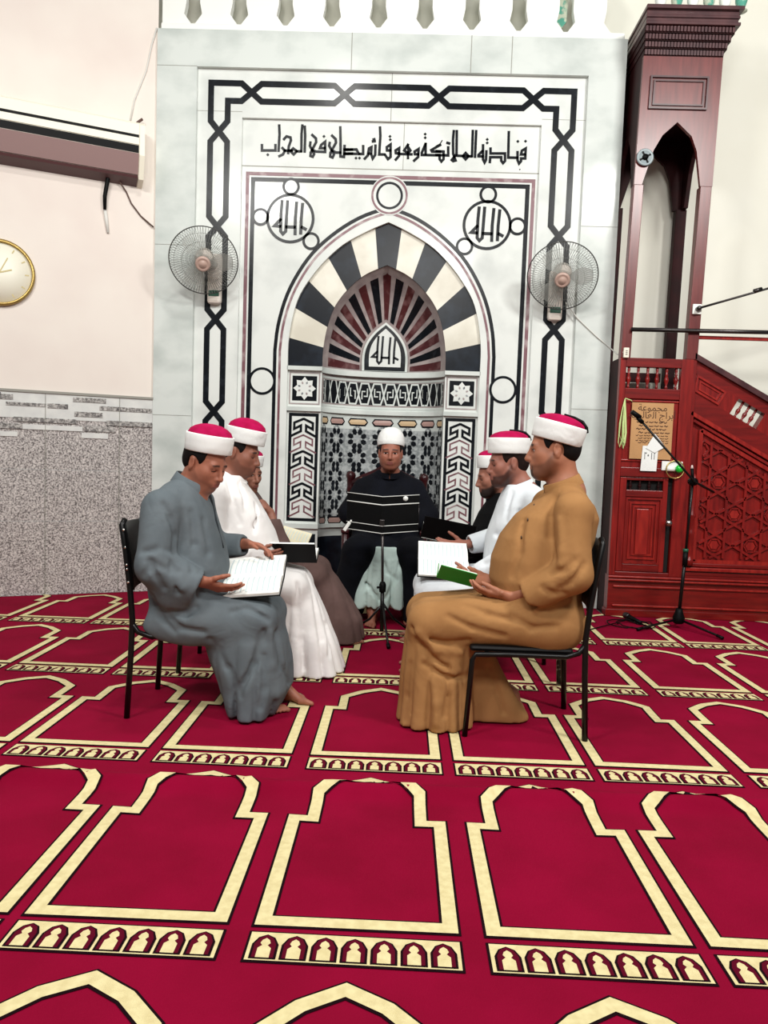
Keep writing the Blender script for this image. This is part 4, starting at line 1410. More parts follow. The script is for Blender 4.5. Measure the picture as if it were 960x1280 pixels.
def head(F, c, M, s=1.0, beard=0.0, ears=True, fat=0.0):
    c = np.array(c, float)
    P = lambda x, y, z: tuple(c+M @ (np.array([x, y, z])*s))
    E = lambda p, r: ell(P(*p), np.array(r)*s, M)
    K = lambda a, b_, ra, rb=None: cone(P(*a), P(*b_), ra*s, None if rb is None else rb*s)
    F.add(E((-.012, 0, .035), (.1, .077, .088)), .02)
    F.add(E((.028, 0, -.03), (.07, .063, .088)), .03)
    for y in (1, -1):
        F.add(K((.0, .052*y, -.05), (.062, .022*y, -.098), .02, .018), .03)
        F.add(E((.06, .043*y, -.024), (.026, .022, .024)), .03)
    if fat:
        F.add(E((.03, 0, -.055), (.064, .062+fat, .068)), .03)
    F.add(E((.075, 0, -.098), (.022, .024+fat, .02)), .025)
    F.add(K((.083, -.04, .018), (.083, .04, .018), .012), .02)
    for y in (1, -1):
        F.cut(E((.102, .032*y, -.004), (.016, .019, .013)), .014)
        F.add(E((.078, .032*y, -.003), (.0145, .014, .0125)), .003)
        F.add(K((.092, .018*y, .007), (.084, .046*y, .006), .0045), .006)
    F.add(K((.094, 0, .01), (.119, 0, -.034), .008, .0115), .014)
    F.add(E((.113, 0, -.038), (.012, .012, .01)), .01)
    for y in (1, -1):
        F.add(E((.1, .014*y, -.041), (.012, .008, .008)), .008)
    F.add(E((.092, 0, -.066), (.016, .03, .02)), .02)
    F.add(K((.104, -.016, -.064), (.104, .016, -.064), .0055), .006)
    F.add(K((.1025, -.015, -.0755), (.1025, .015, -.0755), .0065), .006)
    F.cut(K((.113, -.021, -.0695), (.113, .021, -.0695), .0035), .004)
    if beard:
        F.add(E((.066, 0, -.1), (.034+beard, .04+beard, .026+beard)), .02)
        for y in (1, -1):
            F.add(K((.01, .058*y, -.05), (.06, .032*y, -.096), .014+beard), .02)
    if ears:
        for y in (1, -1):
            m2 = M @ rot(0.35*y, -0.2, 0)
            F.add(ell(P(-.008, .078*y, -.008), np.array((.019, .009, .033))*s, m2), .008)
            F.cut(ell(P(-.003, .0885*y, -.006), np.array((.009, .006, .019))*s, m2), .006)
            F.add(ell(P(-.006, .077*y, -.036), np.array((.009, .007, .01))*s, m2), .006)

def hand(F, w_, d, n_, right, curl=(.3, .35, .4), s=1.0, thumb=(.55, .75, .25), tb=.35, spread=.02):
    """five-fingered hand from the wrist w_; d along the fingers, n_ out of the palm"""
    w_, d, n_ = np.array(w_, float), np.array(d, float), np.array(n_, float)
    d /= np.linalg.norm(d)
    n_ = n_-d*(n_@d)
    n_ /= np.linalg.norm(n_)
    t = np.cross(d, n_)*(1 if right else -1)
    for i in range(4):
        o_ = (.026-.0185*i)*s
        k = w_+d*(.088-(.006 if i in (0,) else .0)-(.01 if i == 3 else 0))*s+t*o_
        F.add(cone(w_+t*o_*.62+d*.008, k, .0135*s, .0115*s), .016)
        p = k
        a = .12
        L = [(.044, .027, .021), (.049, .031, .022), (.046, .029, .022), (.036, .021, .019)][i]
        for j in range(3):
            a += curl[j]*(1+.12*i)
            v = d*math.cos(a)+n_*math.sin(a)+t*spread*(1.5-i)*(1 if j == 0 else .5)
            v /= np.linalg.norm(v)
            e = p+v*L[j]*s
            F.add(cone(p, e, (.0095-.0009*j)*s, (.0088-.0009*j)*s), .004)
            p = e
    p = w_+d*.02*s+t*.022*s
    F.add(cone(p, p+(d*.5+t*.5)*.03, .016*s, .013*s), .014)
    v = d*thumb[0]+t*thumb[1]+n_*thumb[2]
    v /= np.linalg.norm(v)
    for j, (L, r) in enumerate(((.044, .0135), (.034, .0115), (.027, .0105))):
        e = p+v*L*s
        F.add(cone(p, e, r*s, (r-.0018)*s), .006)
        p = e
        v = v+d*tb*.8+n_*tb*.4-t*tb*.3
        v /= np.linalg.norm(v)

def foot(F, ankle, d, right, s=1.0):
    a, d = np.array(ankle, float), np.array(d, float)
    d /= np.linalg.norm(d)
    t = np.array([-d[1], d[0], 0])*(1 if right else -1)      # towards the big toe
    z0 = a[2]
    hl = a-d*.035*s; hl[2] = .032
    F.add(cone(a, hl, .036*s, .031*s), .03)
    ball = a+d*.115*s; ball[2] = .022
    F.add(cone(a+d*.01, ball+t*.016*s, .034*s, .02*s), .03)
    F.add(cone(hl, ball-t*.022*s, .028*s, .017*s), .03)
    for i in range(5):
        o_ = (.031-.0165*i)*s
        st = a+d*(.118-.006*i)*s+t*o_; st[2] = .02
        L = (.062, .054, .048, .042, .036)[i]*s
        e = st+d*L*.6+t*.002*s; e[2] = .021
        f_ = st+d*L; f_[2] = .0125
        r = (.0135, .0095, .009, .0085, .0085)[i]*s
        F.add(cone(st, e, r*1.05, r), .006)
        F.add(cone(e, f_, r, r*.9), .005)

def to_obj(name, V, Q, mats, parent, zone=None):
    me = bpy.data.meshes.new(name)
    me.vertices.add(len(V))
    me.vertices.foreach_set('co', V.astype(np.float32).ravel())
    me.loops.add(len(Q)*4)
    me.loops.foreach_set('vertex_index', Q.astype(np.int32).ravel())
    me.polygons.add(len(Q))
    me.polygons.foreach_set('loop_start', np.arange(0, len(Q)*4, 4, dtype=np.int32))
    me.polygons.foreach_set('use_smooth', np.ones(len(Q), bool))
    for k in mats:
        me.materials.append(k if not isinstance(k, str) else MATS[k])
    if zone is not None:
        me.polygons.foreach_set('material_index', zone(V[Q].mean(1)).astype(np.int32))
    me.update(calc_edges=True)
    me.validate()
    o = bpy.data.objects.new(name, me)
    C.objects.link(o)
    o.parent = parent
    return o

def face_zone(c, M, s, brow=1.0, stub=1.0, closed=False, full=1.0):
    """which faces are eye, which vertices carry beard, brow or lip colour"""
    c = np.array(c, float)
    st = lambda v, a, b_: np.clip((v-a)/(b_-a), 0, 1)
    def loc(p):
        q = ((p-c) @ M)/s
        return q[:, 0], q[:, 1], q[:, 2]
    def zone(p):
        x, y, z = loc(p)
        ay = np.abs(y)
        out = np.zeros(len(p), int)
        ey = (np.abs(x) < .14) & (ay < .1) & (x > .068) & (np.abs(ay-.032) < .0135)
        if closed:
            out[ey & (np.abs(z+.0065) < .0026)] = 1
        else:
            out[ey & (np.abs(z+.003) < .0034)] = 2
            out[ey & (np.abs(z+.003) < .0034) & (np.abs(ay-.032) < .0072)] = 3
            out[ey & (np.abs(z-.003) < .0022)] = 1
        return out
    def weights(p):
        x, y, z = loc(p)
        ay = np.abs(y)
        near = (np.abs(x) < .15) & (ay < .12) & (z > -.17) & (z < .1)
        line = np.interp(x, [-.02, .005, .02, .05, .08, .12], [-.0, .0, -.025, -.052, -.058, -.052])
        b_ = st(line-z, 0, .014)*st(z, -.137+.25*np.clip(.05-x, 0, .05), -.120+.25*np.clip(.05-x, 0, .05))*st(x, -.014, .03)
        b_ = b_*np.where(ay < .03, 1, full)
        mouth = st(.024-ay, -.004, .004)*st(x, .085, .095)*st(z, -.084, -.081)*st(-.058-z, -.002, .004)
        b_ = b_*(1-mouth)*stub
        bz = .0225-.16*np.maximum(0, ay-.034)
        bw = st(.0045*brow-np.abs(z-bz), -.0012, .0018)*st(x, .05, .06)*st(ay, .01, .016)*st(.054-ay, 0, .006)
        lip = st(x, .092, .098)*st(.022-ay, 0, .004)*st(-.0605-z, -.001, .002)*st(z+.0815, -.001, .002)
        return np.where(near, np.maximum(b_, bw), 0), np.where(near, lip, 0)
    return zone, weights

def crease(F, pts, r=.012, depth=.6, k=.02, add=False):
    """a fold line: groove (or ridge) along a polyline lying on the cloth"""
    for a, b_ in zip(pts, pts[1:]):
        pr = cone(a, b_, r)
        (F.add if add else F.cut)(pr, k)

# ================================================================== people
def body(par, J, mats, zone, h=0.0045):
    pts = [J['head']]+[J[k][i] for k in ('R', 'L') for i in range(6)]
    P = np.array(pts)
    F = Field(P.min(0)-np.array([.22, .22, .2]), P.max(0)+np.array([.26, .22, .2]), h)
    F.lo[2] = max(F.lo[2], -0.02)
    s = J.get('s', 1.0)
    M = J['M']
    head(F, J['head'], M, s, J.get('beard', 0.0), fat=J.get('fat', 0.0))
    c = np.array(J['head'])
    nb = np.array(J['neck'])
    F.add(cone(c+M @ np.array([-.025, 0, -.05])*s, nb, .056*s, .062), .03)
    hp = np.array(J.get('pelvis', (0, 0, .55)))
    F.add(cone(nb, hp, .09, .11), .05)
    for k, sg in (('R', -1), ('L', 1)):
        sh, el, wr, hi, kn, an = [np.array(v, float) for v in J[k][:6]]
        F.add(cone(nb+np.array([0, sg*.03, -.05]), sh, .06, .055), .04)
        F.add(cone(sh, el, .048, .038), .03)
        F.add(cone(el, wr, .038, .027), .02)
        hd = J[k][6]
        hand(F, wr, hd['d'], hd['n'], k == 'R', hd.get('curl', (.3, .4, .4)), hd.get('s', 1.0), hd.get('thumb', (.55, .7, .3)), hd.get('tb', .35))
        F.add(cone(hp, hi, .1, .09), .05)
        F.add(cone(hi, kn, .085, .055), .03)
        F.add(cone(kn, an, .055, .036), .03)
        foot(F, an, J[k][7], k == 'R')
    V, Q = F.mesh(1)
    o = to_obj('body', V, Q, mats, par, zone[0])
    for nm, wv in zip(('beard', 'lip'), zone[1](V)):
        at_ = o.data.attributes.new(nm, 'FLOAT', 'POINT')
        at_.data.foreach_set('value', wv.astype(np.float32))
    return o

def hair(par, c, M, s, mn, back=-.062, burn=-.035):
    c = np.array(c, float)
    F = Field(c-.16, c+.16, .004)
    P = lambda x, y, z: tuple(c+M @ (np.array([x, y, z])*s))
    F.add(ell(P(-.012, 0, .035), np.array((.106, .0825, .094))*s, M), .01)
    F.add(ell(P(-.052, 0, -.018), np.array((.053, .063, .055))*s, M), .03)
    def kp(x, y, z):
        X, Y, Z = x-c[0], y-c[1], z-c[2]
        u = (M[0][0]*X+M[1][0]*Y+M[2][0]*Z)/s
        v = (M[0][1]*X+M[1][1]*Y+M[2][1]*Z)/s
        w = (M[0][2]*X+M[1][2]*Y+M[2][2]*Z)/s
        front = u-(.045-.018*np.clip((.03-w)/.06, 0, 1))
        low = np.where(u > -.012, burn-w, back-w)
        ear = .03-np.sqrt(((u+.004)*1.0)**2+((w+.012)*.8)**2+0*v)
        ear = np.where(np.abs(v) > .05, ear, -1)
        return np.maximum(np.maximum(front, low), np.maximum(ear, w-.07))
    F.keep(kp)
    V, Q = F.mesh(1)
    return to_obj('hair', V, Q, [mn], par)

def cap(par, c, M, fx=.116, ly=.1, hb=.085, rise=.045, tassel=None, dome=False):
    c = np.array(c, float)
    T = Matrix.Translation(c) @ Matrix(M.tolist()).to_4x4()
    def ringmesh(name, prof_, mn, parent):
        b = MB()
        n = 40
        vs_ = []
        for r, z in prof_:
            for j in range(n):
                t = 2*math.pi*j/n
                vs_.append(T @ Vector((r*fx*math.cos(t), r*ly*math.sin(t), z)))
        fs_ = [(i*n+j, i*n+(j+1) % n, (i+1)*n+(j+1) % n, (i+1)*n+j) for i in range(len(prof_)-1) for j in range(n)]
        b.add(vs_, fs_, mn, True)
        b.v = [tuple(p) for p in b.v]
        return b.build(name, parent, shift=False)
    if dome:
        o = ringmesh('cap', [(.9, .012), (.96, 0), (1.0, .006), (1.02, .035), (.99, .07), (.88, .105), (.68, .132), (.4, .148), (.15, .153), (.0, .154)], 'cap_white', par)
        return o
    o = ringmesh('cap', [(.93, .004), (.96, 0), (.99, .004), (1.0, .03), (1.015, hb*.6), (1.02, hb-.006), (1.0, hb), (.965, hb), (.95, hb-.01), (.93, hb-.03)], 'cap_white', par)
    ringmesh('crown', [(.955, hb-.02), (.95, hb-.004), (.86, hb+rise*.36), (.68, hb+rise*.66), (.45, hb+rise*.88), (.2, hb+rise*.98), (0, hb+rise)], 'cap_red', o)
    if tassel:
        b = MB()
        pts = [T @ Vector((x*fx, tassel*.1*ly, z)) for x, z in ((0, hb+rise+.004), (-.4, hb+rise), (-.75, hb+rise*.76), (-.95, hb+.008), (-1.05, hb-.012))]
        b.tube(pts, [.004, .007, .008, .009, .005], 'black_plastic', 8)
        b.build('tassel', o, shift=False)
    return o

def collar(par, c, M, r=.074, h_=.042, mn='cloth_grey', gap=.5):
    T = Matrix.Translation(c) @ Matrix(M.tolist()).to_4x4()
    b = MB()
    n = 44
    vs_ = []
    for rr, z in ((r*1.12, 0), (r*1.04, h_), (r*.98, h_+.003), (r*.95, h_-.002), (r*1.02, 0)):
        for j in range(n+1):
            t = gap/2*.2+(2*math.pi-gap*.2)*j/n
            vs_.append(T @ Vector((rr*math.cos(t), rr*.95*math.sin(t), z)))
    b.add(vs_, [(i*(n+1)+j, i*(n+1)+j+1, (i+1)*(n+1)+j+1, (i+1)*(n+1)+j) for i in range(4) for j in range(n)], mn, True)
    return b.build('collar', par, shift=False)

def loc_ray(par, px, py):
    M = inv(par)
    o = M @ EYE
    d = (M.to_3x3() @ ray(px, py)).normalized()
    return np.array(o), np.array(d)
def hit(F, par, px, py):
    """where the line of sight through a photo pixel meets the garment, in the person's frame"""
    o, d = loc_ray(par, px, py)
    t = np.linspace(0.5, 8, 3000)
    p = o[None, :]+d[None, :]*t[:, None]
    q = np.round((p-F.lo)/F.h).astype(int)
    ok = np.all((q >= 0) & (q < F.n), 1)
    for i in np.where(ok)[0]:
        if F.a[tuple(q[i])] < 0:
            return p[i]
    return None
def folds_px(F, par, lines, r=.011, k=.02, ridge=False):
    for ln in lines:
        rr = r
        if isinstance(ln, tuple):
            rr, ln = ln
        P = [hit(F, par, x, y) for x, y in ln]
        P = [p for p in P if p is not None]
        n = len(P)
        for i, (a, b_) in enumerate(zip(P, P[1:])):
            if np.linalg.norm(a-b_) > .25:
                continue
            ra = rr*(.55+.45*math.sin(math.pi*(i+.5)/max(1, n-1)))
            if ridge:
                F.add(cone(a, b_, ra*.8), k)
            else:
                F.cut(cone(a, b_, ra*.8), k)
def skirt_folds(F, cx, cy, z0, z1, amp, n1=9, n2=5, ph=0.0, fmin=.1):
    def fn(x, y, z):
        wz = np.clip((z1-z)/(z1-z0), 0, 1)*np.clip((x-fmin)/.08, 0, 1)
        th = np.arctan2(y-cy, x-cx)
        v1 = 1-np.abs(np.sin(n1*th/2+ph)); v2 = 1-np.abs(np.sin(n2*th/2+1.3*ph+.8))
        return amp*wz*(1.5*v1**2+1.1*v2**2-.75)
    F.warp(fn)
def crumple(F, amp, sc=(9, 9, 9), seed=0):
    g = np.random.RandomState(seed)
    ks = g.normal(size=(7, 3))*np.array(sc)
    ps = g.uniform(0, 6.28, 7)
    def fn(x, y, z):
        d = 0
        for k, p in zip(ks, ps):
            d = d+np.sin(k[0]*x+k[1]*y+k[2]*z+p)
        return amp*d/3
    F.warp(fn)
def tp(F, zs, back, front, b, cy=0.0, n=2.5, k=.03):
    back, front = np.array(back), np.array(front)
    F.add(prof(zs, (back+front)/2, np.full(len(zs), cy) if np.isscalar(cy) else cy, (front-back)/2, b, n), k)
def sleeve(F0, sh, el, cu_, r0=.085, r1=.085, r2=.07, mouth=.05, k=.011):
    F = Field(F0.lo, F0.lo+(F0.n-1)*F0.h, F0.h)
    F.add(cone(sh, el, r0, r1), .035)
    F.add(cone(el, cu_, r1, r2), .03)
    a = np.array(el); c = np.array(cu_)
    d = (c-a)/np.linalg.norm(c-a)
    e = c+d*(r2*.15)
    def plane(x, y, z):
        t = (x-e[0])*d[0]+(y-e[1])*d[1]+(z-e[2])*d[2]
        rr = np.sqrt(np.maximum(0, (x-e[0])**2+(y-e[1])**2+(z-e[2])**2-t*t))
        return np.maximum(-t, rr-r2*1.5)
    F.cut((plane, e-r2*1.7, e+d*.1+r2*1.7), .004)
    F.cut(cone(e-d*.05, e+d*.03, mouth*.85, mouth), .006)
    A, B = F0.a[:F.n[0], :F.n[1], :F.n[2]], F.a[:F0.n[0], :F0.n[1], :F0.n[2]]
    t = np.maximum(k-np.abs(A-B), 0)
    F0.a[:F.n[0], :F.n[1], :F.n[2]] = np.minimum(A, B)-t*t/(4*k)
def floor_cut(F, z=.012):
    F.keep(lambda x, y, z_: z-z_+0*x+0*y)
def garment(name, F, mn, par, smooth=2):
    V, Q = F.mesh(smooth)
    return to_obj(name, V, Q, [mn], par)
def robe_field(h=.0075, fx=(-.42, .95), ly=(-.46, .46), z=(-.01, 1.24)):
    return Field((fx[0], ly[0], z[0]), (fx[1], ly[1], z[1]), h)
def buttons(F, par, robe, pts, r=.008, mn='button'):
    for x, y in pts:
        p = hit(F, par, x, y)
        if p is None:
            continue
        b = MB()
        b.lathe([(r*.2, -.003), (r, 0), (r, .003), (r*.5, .005), (0, .004)], mn, 10, Matrix.Translation(p) @ Matrix.Rotation(R(90), 4, 'Y'))
        b.build('button', robe, shift=False)
def tape_px(F, par, robe, name, pts, wd, mn, off=.004):
    """a sewn strip following the cloth"""
    P = [hit(F, par, x, y) for x, y in pts]
    P = [Vector(p) for p in P if p is not None]
    b = MB()
    b.tube(P, wd, mn, 8)
    b.build(name, robe, shift=False)

# ------------------------------------------------------------------ man in grey, front left
G = root('person', 'barefoot man in a grey robe bowed over a large open book, front left', 'person', (-.98, 3.655, 0), 0.0, 'men seated reading in a half circle')
M = rot(R(-25), R(24), 0)
hc = (.03, 0, 1.2)
body(G, dict(head=hc, M=M, s=1.05, neck=(-.05, 0, 1.03), fat=.004,
     R=[(-.12, -.19, .99), (-.115, -.265, .735), (.085, -.225, .655), (0, -.09, .53), (.33, -.12, .47), (.29, -.04, .09), dict(d=(.93, .16, -.32), n=(.25, .62, .72), curl=(.15, .25, .25), s=1.05, thumb=(.7, .62, .25), tb=.15), (1, -.25, 0)],
     L=[(-.06, .19, 1.0), (.0, .26, .765), (.20, .20, .785), (0, .09, .53), (.36, .12, .47), (.40, .10, .09), dict(d=(.93, -.3, -.08), n=(-.1, -.35, -.93), curl=(.2, .3, .3), thumb=(.7, .6, .2)), (1, -.12, 0)]),
     skin_set('a', (166, 104, 82), (62, 40, 34), (146, 80, 70)), face_zone(hc, M, 1.05, closed=True, stub=.35))
hair(G, hc, M, 1.05, 'hair')
cap(G, (.045, .0, 1.247), rot(R(-20), R(8), 0), .118, .104, .086, .05)
F = robe_field()
tp(F, [.40, .46, .56, .70, .82, .92, 1.0, 1.05, 1.10], [-.17, -.2, -.215, -.225, -.24, -.265, -.23, -.16, -.11], [.05, .12, .15, .15, .125, .09, .05, .025, .0], [.17, .2, .215, .21, .2, .195, .18, .125, .075])
for sg in (1, -1):
    F.add(cone((-.09, sg*.08, 1.03), (-.11, sg*.19, .985), .075, .08), .04)
    F.add(cone((0, sg*.1, .525), (.325, sg*.12, .46), .13, .1), .04)
F.add(cone((0, 0, .51), (.33, 0, .46), .12, .095), .05)
F.add(ell((.02, -.15, .46), (.2, .1, .11)), .05)
tp(F, [.0, .13, .25, .36, .47], [.20, .14, .09, .06, .05], [.41, .48, .475, .45, .41], [.235, .23, .225, .22, .19], cy=-.01)
skirt_folds(F, .28, 0, .05, .46, .012, 15, 9, .4)
sleeve(F, (-.12, -.19, .985), (-.115, -.265, .725), (.05, -.225, .635), .088, .09, .082, .062)
F.add(ell((-.045, -.245, .635), (.11, .06, .11), rot(0, R(20), 0)), .04)
F.add(ell((.03, -.2, .43), (.22, .045, .075)), .05)
F.add(ell((.03, .2, .43), (.22, .045, .075)), .05)
sleeve(F, (-.05, .19, .985), (.0, .26, .75), (.18, .205, .775), .085, .075, .055, .042)
crumple(F, .0028, (14, 14, 14), 1)
folds_px(F, G, [(.016, [(204, 630), (214, 648), (219, 670), (218, 692), (214, 714)]), [(178, 690), (196, 687), (212, 690)], [(205, 710), (190, 703), (180, 720)], [(212, 700), (222, 715), (222, 740)],
                [(186, 700), (196, 722), (205, 735)], (.016, [(215, 765), (232, 768), (245, 760)]), [(240, 640), (243, 680), (240, 715)], [(255, 650), (262, 690), (250, 715)],
                (.018, [(330, 790), (318, 830), (300, 862)]), (.015, [(345, 790), (352, 830), (362, 855)]), [(200, 760), (225, 785), (255, 790)], [(190, 745), (200, 770), (218, 790)],
                [(290, 765), (310, 760), (335, 775)], (.012, [(262, 800), (285, 835), (300, 870)]), [(330, 820), (330, 860), (325, 885)]], .012, .022)
folds_px(F, G, [[(338, 790), (340, 830), (345, 870)], [(200, 690), (215, 700), (228, 735)]], .012, .03, True)
floor_cut(F)
ro = garment('robe', F, 'cloth_grey', G)
collar(G, (-.045, 0, 1.066), rot(0, R(26), 0), .086, .052, 'cloth_grey', 1.2)
tape_px(F, G, ro, 'placket', [(262, 615), (266, 632), (270, 650), (274, 668), (279, 685)], .0055, 'cloth_grey_dark')

# ------------------------------------------------------------------ man in white, second on the left
WL = root('person', 'man in a cream white robe sitting just beyond the man in grey', 'person', (-.95, 4.38, 0), 0.0, 'men seated reading in a half circle')
M = rot(R(-8), R(16), 0)
hc = (.015, 0, 1.255)
body(WL, dict(head=hc, M=M, s=1.06, neck=(-.05, 0, 1.07), fat=.005,
     R=[(-.1, -.19, 1.02), (-.08, -.26, .76), (.12, -.16, .675), (0, -.09, .53), (.36, -.12, .49), (.46, -.1, .09), dict(d=(.95, .12, -.02), n=(0, .9, .4), curl=(.15, .2, .2), thumb=(.8, .4, .3)), (1, -.1, 0)],
     L=[(-.08, .19, 1.02), (-.02, .26, .77), (.18, .13, .635), (0, .09, .53), (.36, .12, .49), (.46, .12, .09), dict(d=(.95, -.1, .0), n=(0, -.3, .95), curl=(.1, .15, .2), thumb=(.8, .4, .3)), (1, .1, 0)]),
     skin_set('b', (146, 92, 74), (50, 32, 27), (128, 74, 66)), face_zone(hc, M, 1.06, closed=True, stub=.4), .005)
hair(WL, hc, M, 1.06, 'hair')
cap(WL, (.04, 0, 1.305), rot(R(-6), R(10), 0), .118, .102, .085, .06)
F = robe_field(.008)
tp(F, [.42, .5, .6, .7, .8, .9, 1.0, 1.06, 1.12], [-.18, -.2, -.21, -.21, -.21, -.21, -.18, -.13, -.085], [.15, .22, .255, .255, .225, .175, .105, .06, .045], [.19, .21, .22, .22, .21, .2, .185, .13, .08])
for sg in (1, -1):
    F.add(cone((-.08, sg*.08, 1.05), (-.1, sg*.19, 1.0), .075, .08), .04)
    F.add(cone((0, sg*.1, .53), (.345, sg*.12, .49), .13, .1), .04)
F.add(cone((0, 0, .52), (.345, 0, .49), .13, .095), .05)
tp(F, [.0, .15, .3, .45, .57], [.3, .27, .22, .18, .18], [.66, .61, .55, .48, .41], [.25, .225, .2, .19, .16])
skirt_folds(F, .4, 0, .05, .55, .015, 15, 8, 1.0)
sleeve(F, (-.1, -.19, 1.0), (-.09, -.26, .75), (.09, -.17, .68), .085, .085, .065, .05)
sleeve(F, (-.08, .19, 1.0), (-.02, .26, .76), (.15, .14, .645), .085, .08, .06, .046)
crumple(F, .003, (13, 13, 13), 2)
folds_px(F, WL, [(.014, [(372, 730), (372, 760), (376, 800), (380, 835)]), (.014, [(398, 735), (408, 780), (412, 820)]), [(300, 605), (308, 640), (318, 665)], [(285, 600), (292, 630), (300, 655)], [(320, 630), (318, 660)], (.012, [(385, 720), (395, 760), (402, 800)])], .011, .022)
floor_cut(F)
ro = garment('robe', F, 'cloth_white', WL)
collar(WL, (-.03, 0, 1.085), rot(0, R(30), 0), .086, .036, 'cloth_white', 2.2)
tape_px(F, WL, ro, 'placket', [(300, 600), (305, 622), (312, 645), (318, 662)], .004, 'cloth_white')

# ------------------------------------------------------------------ man in brown, third on the left
BR = root('person', 'man in a dark brown robe, hand raised to his chin, third on the left', 'person', (-1.0, 5.1, 0), 0.0, 'men seated reading in a half circle')
M = rot(R(-40), R(8), 0)
hc = (-.04, 0, 1.115)
body(BR, dict(head=hc, M=M, s=1.04, neck=(-.07, 0, .95),
     R=[(-.1, -.19, .92), (.22, -.2, .66), (.15, -.14, .865), (0, -.09, .5), (.44, -.12, .48), (.6, -.1, .09), dict(d=(-.62, .1, .75), n=(-.75, .1, -.6), curl=(.7, .7, .4), s=1.05, thumb=(.8, .3, .3)), (1, -.1, 0)],
     L=[(-.08, .19, .92), (.05, .24, .68), (.15, .09, .64), (0, .09, .5), (.44, .12, .48), (.6, .12, .09), dict(d=(.95, -.1, -.1), n=(0, -.3, .95), curl=(.1, .15, .2), thumb=(.8, .4, .3)), (1, .1, 0)]),
     skin_set('c', (150, 98, 80), (50, 34, 28), (130, 78, 70)), face_zone(hc, M, 1.04, stub=.2), .005)
hair(BR, hc, M, 1.04, 'hair')
cap(BR, (-.035, 0, 1.168), rot(R(-30), R(6), 0), .108, .096, .075, .04)
F = robe_field(.0085)
tp(F, [.40, .5, .6, .7, .8, .9, .96, 1.0], [-.18, -.2, -.21, -.21, -.2, -.18, -.15, -.11], [.15, .18, .19, .17, .14, .09, .05, .02], [.19, .2, .21, .21, .2, .18, .13, .08])
for sg in (1, -1):
    F.add(cone((-.09, sg*.08, .95), (-.1, sg*.19, .9), .07, .075), .04)
    F.add(cone((0, sg*.1, .5), (.44, sg*.12, .46), .12, .1), .04)
F.add(cone((0, 0, .5), (.44, 0, .46), .12, .1), .05)
tp(F, [.0, .15, .28, .42, .54], [.36, .32, .28, .24, .22], [.79, .76, .69, .6, .49], [.2, .19, .18, .18, .15])
skirt_folds(F, .45, 0, .05, .5, .016, 8, 5, .2)
sleeve(F, (-.1, -.19, .9), (.22, -.2, .65), (.165, -.155, .80), .08, .075, .06, .046)
sleeve(F, (-.08, .19, .9), (.05, .24, .67), (.12, .11, .645), .08, .07, .052, .04)
crumple(F, .003, (12, 12, 12), 3)
floor_cut(F)
garment('robe', F, 'cloth_brown', BR)

# ------------------------------------------------------------------ man in tan, front right
T_ = root('person', 'man in a tan robe holding a small green book, front right', 'person', (.74, 3.6, 0), math.pi, 'men seated reading in a half circle')
M = rot(R(-9), R(7), 0)
hc = (.024, 0, 1.322)
body(T_, dict(head=hc, M=M, s=1.1, neck=(-.04, 0, 1.11), beard=.006, fat=.004,
     L=[(-.03, .2, 1.05), (-.03, .27, .775), (.225, .165, .635), (0, .09, .53), (.58, .12, .49), (.52, .06, .09), dict(d=(.96, -.22, .08), n=(.0, -.55, .85), curl=(.12, .25, .3), s=1.08, thumb=(.92, .22, .25), tb=.1), (1, .1, 0)],
     R=[(.0, -.2, 1.05), (.02, -.27, .80), (.275, -.09, .665), (0, -.09, .53), (.56, -.12, .49), (.16, -.1, .1), dict(d=(.96, .1, .12), n=(0, .5, .87), curl=(.12, .25, .3), s=1.05, thumb=(.92, .25, .25)), (1, -.1, 0)]),
     skin_set('d', (172, 112, 86), (38, 24, 20), (140, 80, 70)), face_zone(hc, M, 1.1, brow=1.25, stub=.85, full=.62), .0045)
hair(T_, hc, M, 1.1, 'hair', back=-.075)
cap(T_, (.02, 0, 1.352), rot(R(-14), R(-14), 0), .121, .106, .088, .04, tassel=.5)
F = robe_field()
tp(F, [.43, .5, .6, .7, .8, .9, 1.0, 1.06, 1.11, 1.15], [-.1, -.11, -.12, -.13, -.145, -.18, -.19, -.165, -.115, -.09], [.12, .2, .265, .30, .295, .26, .19, .12, .06, .04], [.19, .21, .225, .225, .22, .21, .195, .16, .095, .078])
for sg in (1, -1):
    F.add(cone((-.04, sg*.08, 1.08), (-.04, sg*.2, 1.03), .075, .085), .045)
    F.add(cone((0, sg*.11, .53), (.59, sg*.12, .495), .135, .1), .04)
F.add(cone((0, 0, .53), (.58, 0, .50), .13, .095), .05)
F.add(ell((.05, .16, .5), (.17, .07, .09)), .05)
tp(F, [.0, .12, .28, .42, .54], [.36, .365, .37, .36, .38], [.715, .705, .70, .695, .665], [.19, .175, .165, .165, .14], cy=.03)
tp(F, [.0, .03, .1, .25, .42, .5], [.075, .08, .13, .22, .31, .35], [.40, .41, .42, .45, .48, .5], [.12, .12, .115, .1, .1, .09], cy=-.06, n=3.2)
skirt_folds(F, .53, .03, .04, .5, .016, 13, 7, .9, fmin=.3)
sleeve(F, (-.03, .2, 1.04), (-.03, .268, .765), (.14, .2, .65), .085, .08, .08, .06)
sleeve(F, (.0, -.2, 1.04), (.02, -.27, .79), (.22, -.12, .71), .085, .08, .062, .048)
crumple(F, .0026, (13, 13, 13), 4)
